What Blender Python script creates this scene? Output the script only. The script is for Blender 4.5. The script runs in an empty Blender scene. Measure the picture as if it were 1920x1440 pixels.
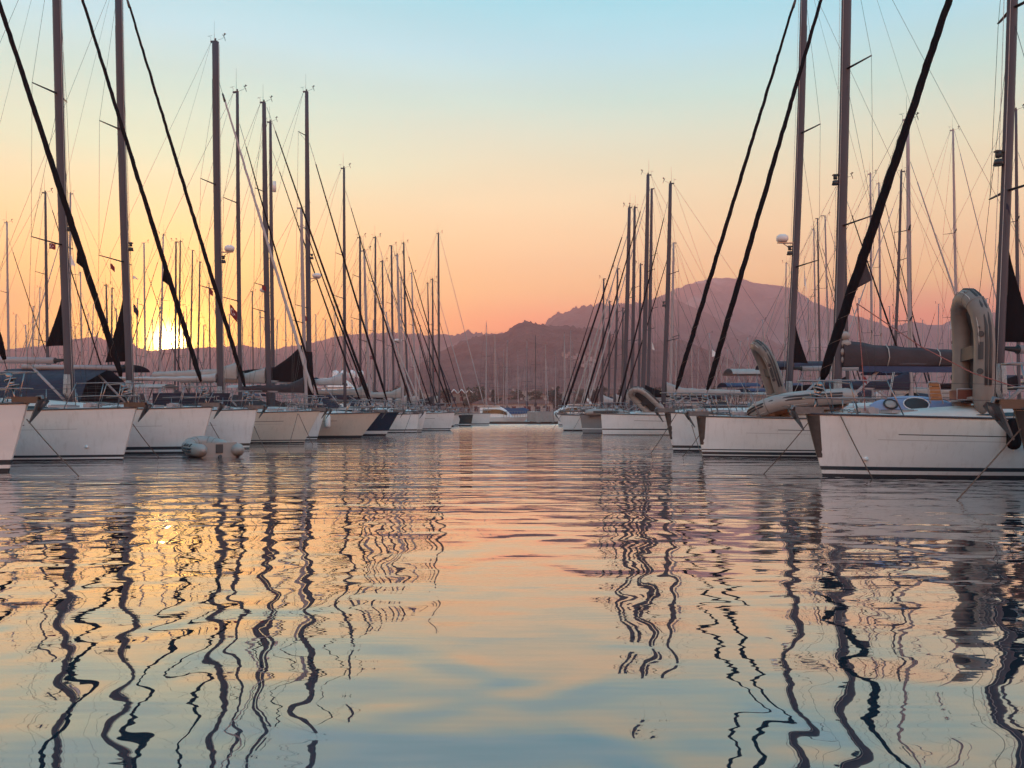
import bpy, math, random
from mathutils import Vector, Matrix
R = math.radians
PI = math.pi
random.seed(7)
scene = bpy.context.scene
COL = scene.collection

# ------------------------------------------------------------------ camera
F0, HCAM, HY = 1600.0, 1.15, 776.0          # focal length in photo pixels, eye height, horizon row
cd = bpy.data.cameras.new("camera"); cam = bpy.data.objects.new("camera", cd); COL.objects.link(cam)
cam.location = (0, 0, HCAM); cam.rotation_euler = (R(90), 0, 0)
cd.sensor_width = 36.0; cd.lens = 36.0 * F0 / 1920.0
cd.shift_y = (HY - 720.0) / 1920.0
cd.clip_start = 0.1; cd.clip_end = 20000
scene.camera = cam

# ------------------------------------------------------------------ sun, sky, exposure, air density
HAZE_D, HAZE_G = 5.6e-4, 0.38
SKY_GAIN = 2.4
SUN_AZ = math.atan((318 - 960) / F0); SUN_EL = math.atan((HY - 640) / math.hypot(F0, 642))
sdir = Vector((math.sin(SUN_AZ) * math.cos(SUN_EL), math.cos(SUN_AZ) * math.cos(SUN_EL), math.sin(SUN_EL)))
ld = bpy.data.lights.new("sun", 'SUN'); sun = bpy.data.objects.new("sun", ld); COL.objects.link(sun)
ld.energy = 2.2; ld.angle = R(0.5); ld.color = (1.0, 0.52, 0.25)
sun.rotation_euler = sdir.to_track_quat('Z', 'Y').to_euler()

world = bpy.data.worlds.new("World"); scene.world = world; world.use_nodes = True
wt = world.node_tree; wt.nodes.clear()
def wn(t, **k):
    n = wt.nodes.new(t)
    for a, b in k.items(): setattr(n, a, b)
    return n
def wl(a, b): wt.links.new(a, b)
def srgb(r, g, b):
    f = lambda c: 0.0 if c <= 0 else (c/255/12.92) if c/255 <= .04045 else ((c/255+.055)/1.055)**2.4
    return (f(r), f(g), f(b), 1)
tc = wn('ShaderNodeTexCoord')
nrm = wn('ShaderNodeVectorMath', operation='NORMALIZE'); wl(tc.outputs['Generated'], nrm.inputs[0])
sep = wn('ShaderNodeSeparateXYZ'); wl(nrm.outputs[0], sep.inputs[0])
asn = wn('ShaderNodeMath', operation='ARCSINE'); wl(sep.outputs['Z'], asn.inputs[0])
el = wn('ShaderNodeMath', operation='DIVIDE'); wl(asn.outputs[0], el.inputs[0]); el.inputs[1].default_value = PI/2
def ramp(fac, stops):
    n = wn('ShaderNodeValToRGB'); wl(fac, n.inputs[0]); cr = n.color_ramp
    cr.interpolation = 'LINEAR'
    while len(cr.elements) < len(stops): cr.elements.new(.5)
    for e, (p, c) in zip(cr.elements, stops): e.position = p; e.color = c
    return n.outputs[0]
dg = lambda d: d/90.0
#SKYTAB
COOLT = [(0, 229, 114, 68), (4, 248, 131, 71), (6, 248, 136, 76), (8, 246, 197, 112), (10, 224, 190, 128), (13, 206, 191, 143), (16, 178, 186, 153), (20, 133, 179, 170), (23, 106, 172, 183), (26, 72, 163, 178), (36, 68, 150, 172), (90, 42, 116, 143)]
WARMT = [(0, 216, 149, 30), (4, 224, 185, 42), (6, 224, 195, 54), (8, 221, 200, 83), (10, 211, 195, 109), (13, 172, 188, 142), (16, 105, 186, 166), (20, 62, 168, 168), (23, 66, 164, 182), (26, 56, 160, 178), (36, 69, 151, 174), (90, 46, 117, 146)]
#ENDTAB
cool = ramp(el.outputs[0], [(dg(e), srgb(*c)) for e, *c in COOLT])
warm = ramp(el.outputs[0], [(dg(e), srgb(*c)) for e, *c in WARMT])
# closeness to the sun in azimuth
dots = wn('ShaderNodeVectorMath', operation='DOT_PRODUCT'); wl(nrm.outputs[0], dots.inputs[0]); dots.inputs[1].default_value = sdir
acs = wn('ShaderNodeMath', operation='ARCCOSINE'); wl(dots.outputs['Value'], acs.inputs[0])
mr = wn('ShaderNodeMapRange', interpolation_type='SMOOTHSTEP'); wl(acs.outputs[0], mr.inputs[0])
mr.inputs[1].default_value = R(4); mr.inputs[2].default_value = R(26); mr.inputs[3].default_value = 1; mr.inputs[4].default_value = 0
mix = wn('ShaderNodeMix', data_type='RGBA'); wl(mr.outputs[0], mix.inputs['Factor']); wl(cool, mix.inputs['A']); wl(warm, mix.inputs['B'])
# the side of the sky away from the sun is boosted, mauve, to brighten hulls
mr2 = wn('ShaderNodeMapRange', interpolation_type='SMOOTHSTEP'); wl(acs.outputs[0], mr2.inputs[0])
mr2.inputs[1].default_value = R(50); mr2.inputs[2].default_value = R(130); mr2.inputs[3].default_value = 0; mr2.inputs[4].default_value = 1
sky_fill = wn('ShaderNodeMix', data_type='RGBA', blend_type='MULTIPLY'); wl(mr2.outputs[0], sky_fill.inputs['Factor']); wl(mix.outputs['Result'], sky_fill.inputs['A'])
sky_fill.inputs['B'].default_value = (1.45, 1.12, 1.28, 1)
# faint high cloud streaks
mp = wn('ShaderNodeMapping'); wl(nrm.outputs[0], mp.inputs[0]); mp.inputs['Scale'].default_value = (1.2, 1.2, 9)
cn = wn('ShaderNodeTexNoise'); wl(mp.outputs[0], cn.inputs[0]); cn.inputs['Scale'].default_value = 2.4; cn.inputs['Detail'].default_value = 4
cm = wn('ShaderNodeMapRange'); wl(cn.outputs[0], cm.inputs[0]); cm.inputs[1].default_value = .3; cm.inputs[2].default_value = .75; cm.inputs[3].default_value = .97; cm.inputs[4].default_value = 1.04
cmu = wn('ShaderNodeVectorMath', operation='SCALE'); wl(sky_fill.outputs['Result'], cmu.inputs[0]); wl(cm.outputs[0], cmu.inputs['Scale'])
# glow and disc of the sun
def lobe(width_deg, amp):
    a = wn('ShaderNodeMath', operation='DIVIDE'); wl(acs.outputs[0], a.inputs[0]); a.inputs[1].default_value = R(width_deg)
    b = wn('ShaderNodeMath', operation='POWER'); wl(a.outputs[0], b.inputs[0]); b.inputs[1].default_value = 1.6
    c = wn('ShaderNodeMath', operation='MULTIPLY'); wl(b.outputs[0], c.inputs[0]); c.inputs[1].default_value = -1
    d = wn('ShaderNodeMath', operation='EXPONENT'); wl(c.outputs[0], d.inputs[0])
    e = wn('ShaderNodeMath', operation='MULTIPLY'); wl(d.outputs[0], e.inputs[0]); e.inputs[1].default_value = amp
    return e.outputs[0]
def addcol(prev, lob, colr):
    s = wn('ShaderNodeVectorMath', operation='SCALE'); s.inputs[0].default_value = colr; wl(lob, s.inputs['Scale'])
    a = wn('ShaderNodeVectorMath', operation='ADD'); wl(prev, a.inputs[0]); wl(s.outputs[0], a.inputs[1]); return a.outputs[0]
c1 = addcol(cmu.outputs[0], lobe(5.0, .85), (1, .46, .02))
c2 = addcol(c1, lobe(2.2, 5.0), (1, .60, .08))
c3 = addcol(c2, lobe(0.6, 50.0), (1, .78, .28))
bg1 = wn('ShaderNodeBackground'); wl(c3, bg1.inputs[0]); bg1.inputs[1].default_value = SKY_GAIN
sky = wn('ShaderNodeTexSky', sky_type='NISHITA'); sky.sun_disc = False; sky.sun_elevation = SUN_EL; sky.sun_rotation = SUN_AZ
sky.air_density = 1.5; sky.dust_density = 2.0
bg2 = wn('ShaderNodeBackground'); wl(sky.outputs[0], bg2.inputs[0]); bg2.inputs[1].default_value = 0.05
add = wn('ShaderNodeAddShader'); wl(bg1.outputs[0], add.inputs[0]); wl(bg2.outputs[0], add.inputs[1])
wo = wn('ShaderNodeOutputWorld'); wl(add.outputs[0], wo.inputs[0])

scene.view_settings.view_transform = 'Standard'; scene.view_settings.look = 'None'
scene.view_settings.exposure = 0.0; scene.view_settings.gamma = 1.0; scene.view_settings.use_curve_mapping = False
scene.render.engine = 'CYCLES'
cy = scene.cycles
cy.use_denoising = True; cy.max_bounces = 6; cy.diffuse_bounces = 2; cy.glossy_bounces = 4; cy.transmission_bounces = 4
cy.volume_bounces = 1; cy.transparent_max_bounces = 8; cy.caustics_reflective = False; cy.caustics_refractive = False
cy.sample_clamp_indirect = 6

# ------------------------------------------------------------------ materials
MATS = {}
def mat(name, col, rough=.5, metal=0.0, var=.06, scale=3.0, bump=0.0, bscale=None, stretch=(1,1,1), spec=None, coat=0.0):
    if name in MATS: return MATS[name]
    m = bpy.data.materials.new(name); m.use_nodes = True; t = m.node_tree; b = t.nodes['Principled BSDF']
    L = lambda a, c: t.links.new(a, c)
    co = t.nodes.new('ShaderNodeTexCoord'); mpn = t.nodes.new('ShaderNodeMapping'); L(co.outputs['Object'], mpn.inputs[0])
    mpn.inputs['Scale'].default_value = stretch
    nz = t.nodes.new('ShaderNodeTexNoise'); L(mpn.outputs[0], nz.inputs[0]); nz.inputs['Scale'].default_value = scale; nz.inputs['Detail'].default_value = 5
    rp = t.nodes.new('ShaderNodeMapRange'); L(nz.outputs[0], rp.inputs[0]); rp.inputs[1].default_value = .3; rp.inputs[2].default_value = .7
    rp.inputs[3].default_value = 1 - var; rp.inputs[4].default_value = 1 + var
    sc = t.nodes.new('ShaderNodeVectorMath'); sc.operation = 'SCALE'; sc.inputs[0].default_value = col[:3]; L(rp.outputs[0], sc.inputs['Scale'])
    L(sc.outputs[0], b.inputs['Base Color'])
    b.inputs['Roughness'].default_value = rough; b.inputs['Metallic'].default_value = metal
    if spec is not None: b.inputs['Specular IOR Level'].default_value = spec
    if coat: b.inputs['Coat Weight'].default_value = coat; b.inputs['Coat Roughness'].default_value = .08
    if bump:
        nb = t.nodes.new('ShaderNodeTexNoise'); L(mpn.outputs[0], nb.inputs[0]); nb.inputs['Scale'].default_value = bscale or scale*4; nb.inputs['Detail'].default_value = 3
        bp = t.nodes.new('ShaderNodeBump'); L(nb.outputs[0], bp.inputs['Height']); bp.inputs['Distance'].default_value = bump; bp.inputs['Strength'].default_value = 1
        L(bp.outputs[0], b.inputs['Normal'])
    MATS[name] = m; return m
WHITE = mat('white_gelcoat', (.70,.69,.69), .28, var=.05, scale=1.2, stretch=(1,1,3))
CREAM = mat('cream_gelcoat', (.62,.56,.50), .3, var=.05, scale=1.2)
GREYH = mat('grey_gelcoat', (.23,.22,.23), .3, var=.05)
NAVY = mat('navy_gelcoat', (.010,.011,.030), .2, var=.1)
BLACKH = mat('black_gelcoat', (.012,.012,.014), .2, var=.1)
DECK = mat('deck_gelcoat', (.50,.46,.44), .55, var=.07, scale=5)
STRIPE = mat('dark_stripe', (.015,.016,.022), .35, var=.1)
ANTIF = mat('antifouling', (.018,.018,.022), .7, var=.25, scale=6)
LINE = mat('hull_line', (.06,.055,.06), .4)
LINE2 = mat('faint_hull_line', (.36,.33,.33), .4)
GLASS = mat('dark_window', (.012,.012,.015), .08, var=.1)
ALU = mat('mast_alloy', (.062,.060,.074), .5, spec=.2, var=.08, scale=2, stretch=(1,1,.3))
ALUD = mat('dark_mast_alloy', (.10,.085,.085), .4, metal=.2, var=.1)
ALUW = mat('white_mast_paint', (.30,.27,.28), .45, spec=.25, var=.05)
STEEL = mat('stainless_steel', (.24,.22,.225), .32, metal=1.0, var=.06)
PLATE = mat('brushed_bow_plate', (.07,.055,.05), .5, metal=.5, var=.25, scale=9)
IRON = mat('galvanised_anchor', (.13,.13,.14), .5, metal=.6, var=.2, scale=12)
WIRE = mat('rigging_wire', (.035,.033,.036), .45)
BLACKF = mat('black_fittings', (.015,.015,.017), .5)
CANVB = mat('black_sailcloth', (.006,.005,.007), .9, spec=.08, var=.3, scale=5, bump=.012, bscale=16, stretch=(1,1,.35))
CANVN = mat('navy_canvas', (.011,.010,.028), .8, var=.3, scale=3, bump=.02, bscale=4)
CANVG = mat('grey_canvas', (.030,.020,.025), .8, var=.18, scale=3, bump=.02, bscale=5)
CANVC = mat('cream_canvas', (.30,.27,.255), .8, var=.1, scale=3, bump=.02, bscale=5)
CANVW = mat('white_sailcloth', (.36,.33,.33), .7, var=.08, scale=3, bump=.01, bscale=9, stretch=(1,1,.3))
CANVBR = mat('maroon_canvas', (.055,.014,.018), .85, var=.25, scale=3, bump=.02, bscale=4)
BLUEC = mat('blue_canvas', (.018,.032,.085), .75, var=.15, bump=.01)
ROPE = mat('mooring_rope', (.10,.065,.05), .9, var=.3, scale=40)
ROPEW = mat('white_rope', (.45,.42,.40), .9, var=.2, scale=40)
RUBBER = mat('inflatable_fabric', (.29,.265,.25), .5, var=.08, scale=4, bump=.006, bscale=6)
RUBG = mat('shaded_grey_inflatable', (.165,.145,.132), .55, var=.12, scale=4, bump=.006, bscale=6)  # grey fabric with the shade on the upright dinghies put into its colour
RUBD = mat('dark_rubber', (.03,.03,.033), .6)
TEAK = mat('teak', (.085,.045,.028), .6, var=.3, scale=12, stretch=(1,6,6))
KAYB = mat('blue_plastic', (.20,.24,.38), .35, var=.06)
RED = mat('red_flag_cloth', (.17,.010,.014), .8)
WFLAG = mat('white_flag_cloth', (.7,.68,.68), .8)
ORANGE = mat('varnished_wood', (.22,.09,.03), .4, var=.2, scale=8)
CURT = mat('coach_roof_red', (.35,.06,.04), .6)

def weather(m, amt=.30):
    """rain streaks and scuffs under the gunwale, as on hulls that lie afloat all season"""
    t = m.node_tree; bs = t.nodes['Principled BSDF']; L = lambda a, c: t.links.new(a, c)
    src = bs.inputs['Base Color'].links[0].from_socket
    co = t.nodes.new('ShaderNodeTexCoord'); mp_ = t.nodes.new('ShaderNodeMapping'); L(co.outputs['Object'], mp_.inputs[0]); mp_.inputs['Scale'].default_value = (5, 5, .55)
    n = t.nodes.new('ShaderNodeTexNoise'); L(mp_.outputs[0], n.inputs[0]); n.inputs['Scale'].default_value = 2.2; n.inputs['Detail'].default_value = 8; n.inputs['Roughness'].default_value = .7
    r = t.nodes.new('ShaderNodeMapRange'); L(n.outputs[0], r.inputs[0]); r.inputs[1].default_value = .52; r.inputs[2].default_value = .78; r.inputs[3].default_value = 0; r.inputs[4].default_value = amt
    x = t.nodes.new('ShaderNodeMix'); x.data_type = 'RGBA'; L(r.outputs[0], x.inputs['Factor']); L(src, x.inputs['A']); x.inputs['B'].default_value = (.22,.17,.13,1)
    L(x.outputs['Result'], bs.inputs['Base Color'])
    n2 = t.nodes.new('ShaderNodeTexNoise'); L(co.outputs['Object'], n2.inputs[0]); n2.inputs['Scale'].default_value = 1.1; n2.inputs['Detail'].default_value = 2
    b_ = t.nodes.new('ShaderNodeBump'); L(n2.outputs[0], b_.inputs['Height']); b_.inputs['Distance'].default_value = .012; L(b_.outputs[0], bs.inputs['Normal'])
for m_ in (WHITE, CREAM, GREYH): weather(m_)
# ------------------------------------------------------------------ mesh helpers
class MB:
    def __init__(s): s.v = []; s.f = []; s.m = []; s.sm = []
    def add(s, vs, fs, mi=0, smooth=True):
        o = len(s.v); s.v += [tuple(v) for v in vs]
        for f in fs: s.f.append(tuple(i + o for i in f)); s.m.append(mi); s.sm.append(smooth)
    def box(s, x0, x1, y0, y1, z0, z1, mi=0):
        vs = [(x,y,z) for x in (x0,x1) for y in (y0,y1) for z in (z0,z1)]
        s.add(vs, [(0,1,3,2),(4,6,7,5),(0,4,5,1),(2,3,7,6),(0,2,6,4),(1,5,7,3)], mi, False)
    def tube(s, pts, r, seg=8, mi=0, ell=None, cap=True, smooth=True):
        pts = [Vector(p) for p in pts]; n = len(pts)
        rs = r if isinstance(r, (list, tuple)) else [r]*n
        vs = []; up = None
        for i, p in enumerate(pts):
            t = (pts[min(i+1,n-1)] - pts[max(i-1,0)])
            if t.length < 1e-9: t = Vector((0,0,1))
            t.normalize()
            if up is None:
                ref = Vector((1,0,0)) if abs(t.x) < .9 else Vector((0,1,0))
                a = (ref - t*ref.dot(t)).normalized()
            else:
                a = (up - t*up.dot(t))
                a = a.normalized() if a.length > 1e-6 else Vector((1,0,0))
            up = a; b = t.cross(a)
            ea, eb = ell if ell else (1,1)
            for k in range(seg):
                w = 2*PI*k/seg
                vs.append(p + a*math.cos(w)*rs[i]*ea + b*math.sin(w)*rs[i]*eb)
        fs = []
        for i in range(n-1):
            for k in range(seg):
                k2 = (k+1) % seg
                fs.append((i*seg+k, i*seg+k2, (i+1)*seg+k2, (i+1)*seg+k))
        s.add(vs, fs, mi, smooth)
        if cap and seg > 2:
            o = len(s.v) - len(vs)
            s.f.append(tuple(o+k for k in range(seg))[::-1]); s.m.append(mi); s.sm.append(False)
            s.f.append(tuple(o+(n-1)*seg+k for k in range(seg))); s.m.append(mi); s.sm.append(False)
    def grid(s, rows, mi=0, smooth=True, mif=None):
        n = len(rows[0]); vs = [v for r_ in rows for v in r_]
        o = len(s.v); s.v += [tuple(v) for v in vs]
        for i in range(len(rows)-1):
            for j in range(n-1):
                s.f.append((o+i*n+j, o+i*n+j+1, o+(i+1)*n+j+1, o+(i+1)*n+j)); s.m.append(mif(i,j) if mif else mi); s.sm.append(smooth)
    def ellipsoid(s, c, rx, ry, rz, mi=0, nu=10, nv=7):
        rows = []
        for i in range(nv+1):
            a = -PI/2 + PI*i/nv
            rows.append([(c[0]+rx*math.cos(a)*math.cos(2*PI*j/nu), c[1]+ry*math.cos(a)*math.sin(2*PI*j/nu), c[2]+rz*math.sin(a)) for j in range(nu+1)])
        s.grid(rows, mi)
    def xform(s, M): s.v = [tuple(M @ Vector(v)) for v in s.v]; return s
    def build(s, name, mats, parent=None):
        me = bpy.data.meshes.new(name); me.from_pydata(s.v, [], s.f)
        if not isinstance(mats, (list, tuple)): mats = [mats]
        for m in mats: me.materials.append(m)
        me.polygons.foreach_set('material_index', s.m); me.polygons.foreach_set('use_smooth', s.sm)
        me.update()
        o = bpy.data.objects.new(name, me); COL.objects.link(o)
        if parent: o.parent = parent
        return o
def tag(o, label=None, cat=None, group=None, kind=None):
    if label: o['label'] = label
    if cat: o['category'] = cat
    if group: o['group'] = group
    if kind: o['kind'] = kind
    return o
def empty(name, loc, rz=0, label=None, cat=None, group=None):
    o = bpy.data.objects.new(name, None); COL.objects.link(o); o.location = loc; o.rotation_euler = (0,0,rz)
    o.empty_display_size = .3
    return tag(o, label, cat, group)
def at(px, py, Y): return Vector(((px-960)/F0*Y, Y, HCAM + (HY-py)/F0*Y))
def wx(px, Y): return (px-960)/F0*Y
def lerp(a, b, t): return a + (b-a)*t

# ------------------------------------------------------------------ water, land, hills
EXT = 2750.0
def water_material():
    m = bpy.data.materials.new('harbour_water'); m.use_nodes = True; t = m.node_tree; t.nodes.clear()
    N = t.nodes.new; L = lambda a, c: t.links.new(a, c)
    geo = N('ShaderNodeNewGeometry')
    def noise(sx, sy, detail, dist=0.0, rough=.5, off=0):
        mp_ = N('ShaderNodeMapping'); L(geo.outputs['Position'], mp_.inputs[0]); mp_.inputs['Scale'].default_value = (sx, sy, 1); mp_.inputs['Location'].default_value = (off, off*1.7, 0)
        n = N('ShaderNodeTexNoise'); L(mp_.outputs[0], n.inputs[0]); n.inputs['Scale'].default_value = 1; n.inputs['Detail'].default_value = detail
        n.inputs['Roughness'].default_value = rough; n.inputs['Distortion'].default_value = dist
        return n.outputs[0]
    def mul(a, k):
        n = N('ShaderNodeMath'); n.operation = 'MULTIPLY'; L(a, n.inputs[0])
        if isinstance(k, float): n.inputs[1].default_value = k
        else: L(k, n.inputs[1])
        return n.outputs[0]
    def addn(a, b):
        n = N('ShaderNodeMath'); n.operation = 'ADD'; L(a, n.inputs[0]); L(b, n.inputs[1]); return n.outputs[0]
    big = mul(noise(.22, .45, 1, off=3), WB)
    midw = mul(noise(1.6, 1.5, 1, .3, off=11), WM)
    fine = noise(.50, 2.7, 3, .25, .55, off=5)
    patch = noise(.05, .12, 2, off=21)
    pr = N('ShaderNodeMapRange'); L(patch, pr.inputs[0]); pr.inputs[1].default_value = .40; pr.inputs[2].default_value = .62; pr.inputs[3].default_value = .35; pr.inputs[4].default_value = 1
    # ripples die out on the calm water close to the quay where the picture is taken from
    sp = N('ShaderNodeSeparateXYZ'); L(geo.outputs['Position'], sp.inputs[0])
    cr = N('ShaderNodeMapRange'); L(sp.outputs['Y'], cr.inputs[0]); cr.inputs[1].default_value = 4; cr.inputs[2].default_value = 13; cr.inputs[3].default_value = .16; cr.inputs[4].default_value = 1
    finem = mul(mul(mul(fine, WF), pr.outputs[0]), cr.outputs[0])
    far = N('ShaderNodeMapRange'); L(sp.outputs['Y'], far.inputs[0]); far.inputs[1].default_value = 5; far.inputs[2].default_value = 20; far.inputs[3].default_value = 0; far.inputs[4].default_value = 1
    sw2 = mul(mul(noise(.085, .66, 3, .2, .6, off=31), .105), far.outputs[0])
    hgt = addn(addn(addn(big, midw), finem), sw2)
    rg = N('ShaderNodeMapRange'); L(sp.outputs['Y'], rg.inputs[0]); rg.inputs[1].default_value = 26; rg.inputs[2].default_value = 95; rg.inputs[3].default_value = .012; rg.inputs[4].default_value = .30
    bp = N('ShaderNodeBump'); L(hgt, bp.inputs['Height']); bp.inputs['Distance'].default_value = 1.0; bp.inputs['Strength'].default_value = 1.0
    fr = N('ShaderNodeFresnel'); fr.inputs['IOR'].default_value = 1.6; L(bp.outputs[0], fr.inputs['Normal'])
    fm = N('ShaderNodeMapRange'); L(fr.outputs[0], fm.inputs[0]); fm.inputs[1].default_value = 0; fm.inputs[2].default_value = .47; fm.inputs[3].default_value = .06; fm.inputs[4].default_value = .83
    gl = N('ShaderNodeBsdfGlossy'); L(rg.outputs[0], gl.inputs['Roughness']); gl.inputs['Color'].default_value = (1,1,1,1); L(bp.outputs[0], gl.inputs['Normal'])
    df = N('ShaderNodeBsdfDiffuse'); df.inputs['Color'].default_value = (.010,.028,.042,1)
    mx = N('ShaderNodeMixShader'); L(fm.outputs[0], mx.inputs[0]); L(df.outputs[0], mx.inputs[1]); L(gl.outputs[0], mx.inputs[2])
    o = N('ShaderNodeOutputMaterial'); L(mx.outputs[0], o.inputs[0])
    return m
WB, WM, WF = .005, .025, .032
b = MB()
b.add([(-EXT,-60,0),(EXT,-60,0),(EXT,215,0),(-EXT,215,0)], [(0,1,2,3)], 0, False)
water = b.build('water', water_material()); water['kind'] = 'structure'

def ground_mat(name, c1_, c2_, sc_, rock=None, rlo=.55, rhi=.7):
    m = bpy.data.materials.new(name); m.use_nodes = True; t = m.node_tree; bs = t.nodes['Principled BSDF']
    N = t.nodes.new; L = lambda a, c: t.links.new(a, c)
    geo = N('ShaderNodeNewGeometry')
    n1 = N('ShaderNodeTexNoise'); L(geo.outputs['Position'], n1.inputs[0]); n1.inputs['Scale'].default_value = sc_; n1.inputs['Detail'].default_value = 8; n1.inputs['Roughness'].default_value = .7
    r = N('ShaderNodeValToRGB'); L(n1.outputs[0], r.inputs[0]); r.color_ramp.elements[0].position = .35; r.color_ramp.elements[1].position = .68
    r.color_ramp.elements[0].color = (*c1_, 1); r.color_ramp.elements[1].color = (*c2_, 1)
    out = r.outputs[0]
    if rock:
        n2 = N('ShaderNodeTexNoise'); L(geo.outputs['Position'], n2.inputs[0]); n2.inputs['Scale'].default_value = sc_*.12; n2.inputs['Detail'].default_value = 10; n2.inputs['Roughness'].default_value = .65
        mr_ = N('ShaderNodeMapRange'); L(n2.outputs[0], mr_.inputs[0]); mr_.inputs[1].default_value = rlo; mr_.inputs[2].default_value = rhi
        mx = N('ShaderNodeMix'); mx.data_type = 'RGBA'; L(mr_.outputs[0], mx.inputs['Factor']); L(out, mx.inputs['A']); mx.inputs['B'].default_value = (*rock, 1)
        out = mx.outputs['Result']
    nb = N('ShaderNodeTexNoise'); L(geo.outputs['Position'], nb.inputs[0]); nb.inputs['Scale'].default_value = sc_*1.3; nb.inputs['Detail'].default_value = 6; nb.inputs['Roughness'].default_value = .7
    bb = N('ShaderNodeBump'); L(nb.outputs[0], bb.inputs['Height']); bb.inputs['Distance'].default_value = 30; L(bb.outputs[0], bs.inputs['Normal'])
    L(out, bs.inputs['Base Color']); bs.inputs['Roughness'].default_value = 1; bs.inputs['Specular IOR Level'].default_value = 0
    return m
GM = ground_mat('shore_ground', (.035,.03,.02), (.10,.08,.06), .08)
b = MB()
b.grid([[(-EXT,3020,.9),(EXT,3020,.9)], [(-EXT,205,.9),(EXT,205,.9)], [(-EXT,204,-.5),(EXT,204,-.5)]], 0, False)
g = b.build('ground', GM); g['kind'] = 'structure'

def vnoise(x, y=0.0, seed=0):
    xi, yi = math.floor(x), math.floor(y); xf, yf = x-xi, y-yi
    def h(a, c):
        n = (int(a)*374761393 + int(c)*668265263 + seed*1442695041) & 0xffffffff
        n = ((n ^ (n >> 13))*1274126177) & 0xffffffff
        return ((n ^ (n >> 16)) & 0xffff)/65535.0
    u = xf*xf*(3-2*xf); v = yf*yf*(3-2*yf)
    return lerp(lerp(h(xi,yi), h(xi+1,yi), u), lerp(h(xi,yi+1), h(xi+1,yi+1), u), v)
def fbm(x, y, o=4, seed=0):
    s = 0; a = .5
    for k in range(o): s += a*(vnoise(x, y, seed+k)-.5)*2; x *= 2.03; y *= 2.03; a *= .5
    return s
def interp(pts, x):
    if x <= pts[0][0]: return pts[0][1]
    for (a, ya), (c, yc) in zip(pts, pts[1:]):
        if x <= c: return lerp(ya, yc, (x-a)/(c-a))
    return pts[-1][1]
def hill(label_name, sky_pts, D, px0, px1, step, depth, matl, jag, seed, rough=.06):
    """terrain whose crest passes through the photographed skyline at distance D; depth = run from foot to crest"""
    b = MB(); rows = []; n = int((px1-px0)/step)+1; NR = 26
    for i in range(NR+8):
        row = []
        v = i/NR
        for j in range(n):
            px = px0 + j*step
            Hc = HCAM + (HY - interp(sky_pts, px))/F0*D
            x = wx(px, D)
            if v <= 1:
                y = D - depth*(1-v); prof = math.sin(v*PI/2)**1.15
            else:
                w = (v-1)*NR/7; y = D + depth*.35*w; prof = 1 - .5*w
            fan = y/D                        # slopes spread with distance so that the hill's ends stay covered
            xx = x*(.75+.25*fan)
            z = Hc*prof
            amp = rough*Hc*(math.sin(min(v,1)*PI))
            z += amp*(abs(fbm(xx/ (D*.06), y/(D*.06), 5, seed))*-1.6+.4)
            if v > .93 and v < 1.08:
                z += jag*(vnoise(xx/(D*.0030), i*3.3, seed+9)**2*1.0 + .5*vnoise(xx/(D*.0011), i*7.7, seed+4))
            row.append((xx if v <= 1 else x, y, max(z, -.5)))
        rows.append(row)
    b.grid(rows[::-1], 0, True)
    o = b.build(label_name, matl); o['kind'] = 'structure'; return o
FOREST = ground_mat('forest_slope', (.012,.009,.008), (.16,.10,.085), .03, (.34,.24,.20), .54, .66)
ROCKY = ground_mat('rocky_slope', (.03,.02,.02), (.26,.17,.15), .02, (.55,.42,.38), .48, .58)
left_sky = [(-500,640),(-200,665),(0,665),(32,661),(75,655),(110,650),(140,647),(155,641),(170,637),(190,637),(205,642),(225,646),(250,648),(258,655),(275,659),(300,662),(325,662),(342,656),(360,656),(382,657),(410,655),
    (457,652),(482,655),(500,659),(520,664),(535,655),(555,652),(585,650),(600,645),(617,640),(650,632),(670,630),(700,631),(750,628),(775,631),(800,635),(825,631),(837,630),(870,640),(930,668),(1000,720),(1100,790)]
mid_sky = [(690,800),(740,730),(780,662),(801,650),(836,643),(853,635),(876,629),(909,631),(940,633),(960,632),(1015,618),(1040,597),(1060,590),(1080,584),(1100,579),(1130,577),(1200,577),(1215,569),(1245,562),(1300,585),(1400,640),(1500,720),(1560,790)]
big_sky = [(1080,790),(1120,700),(1180,600),(1215,568),(1245,557),(1262,545),(1290,540),(1330,532),(1352,530),(1372,535),(1390,542),(1440,548),(1460,551),(1472,560),(1490,575),(1520,590),(1560,640),(1620,720),(1700,790)]
right_sky = [(1330,790),(1400,680),(1450,600),(1490,577),(1520,578),(1547,587),(1585,599),(1600,603),(1615,616),(1625,625),(1640,623),(1660,620),(1690,612),(1711,611),(1740,616),(1760,615),(1780,607),(1800,600),(1850,592),(1920,594),(2050,612),(2300,640),(2600,650)]
front_sky = [(740,790),(780,700),(815,672),(850,655),(880,642),(905,634),(940,632),(953,628),(967,613),(982,609),(995,609),(1001,613),(1011,614),(1030,618),(1060,616),(1085,623),(1110,618),(1150,640),(1200,652),(1260,640),(1310,660),(1360,690),(1440,715),(1500,735),(1600,760),(1700,790)]
patch_sky = [(1280,790),(1310,720),(1335,668),(1350,650),(1375,636),(1400,633),(1425,640),(1450,655),(1500,690),(1560,720),(1640,745),(1750,765),(1900,790)]
hill('hill_beyond_the_sunlit_masts', left_sky, 2300, -500, 1100, 3, 700, FOREST, 9, 1)
hill('hill_wooded_shoulder', mid_sky, 2000, 690, 1560, 3, 600, FOREST, 11, 2)
hill('mountain', big_sky, 2650, 1080, 1700, 3, 900, ROCKY, 7, 3, .16)
hill('hill_behind_the_right_row', right_sky, 2500, 1330, 2600, 3, 800, FOREST, 11, 4)
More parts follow.
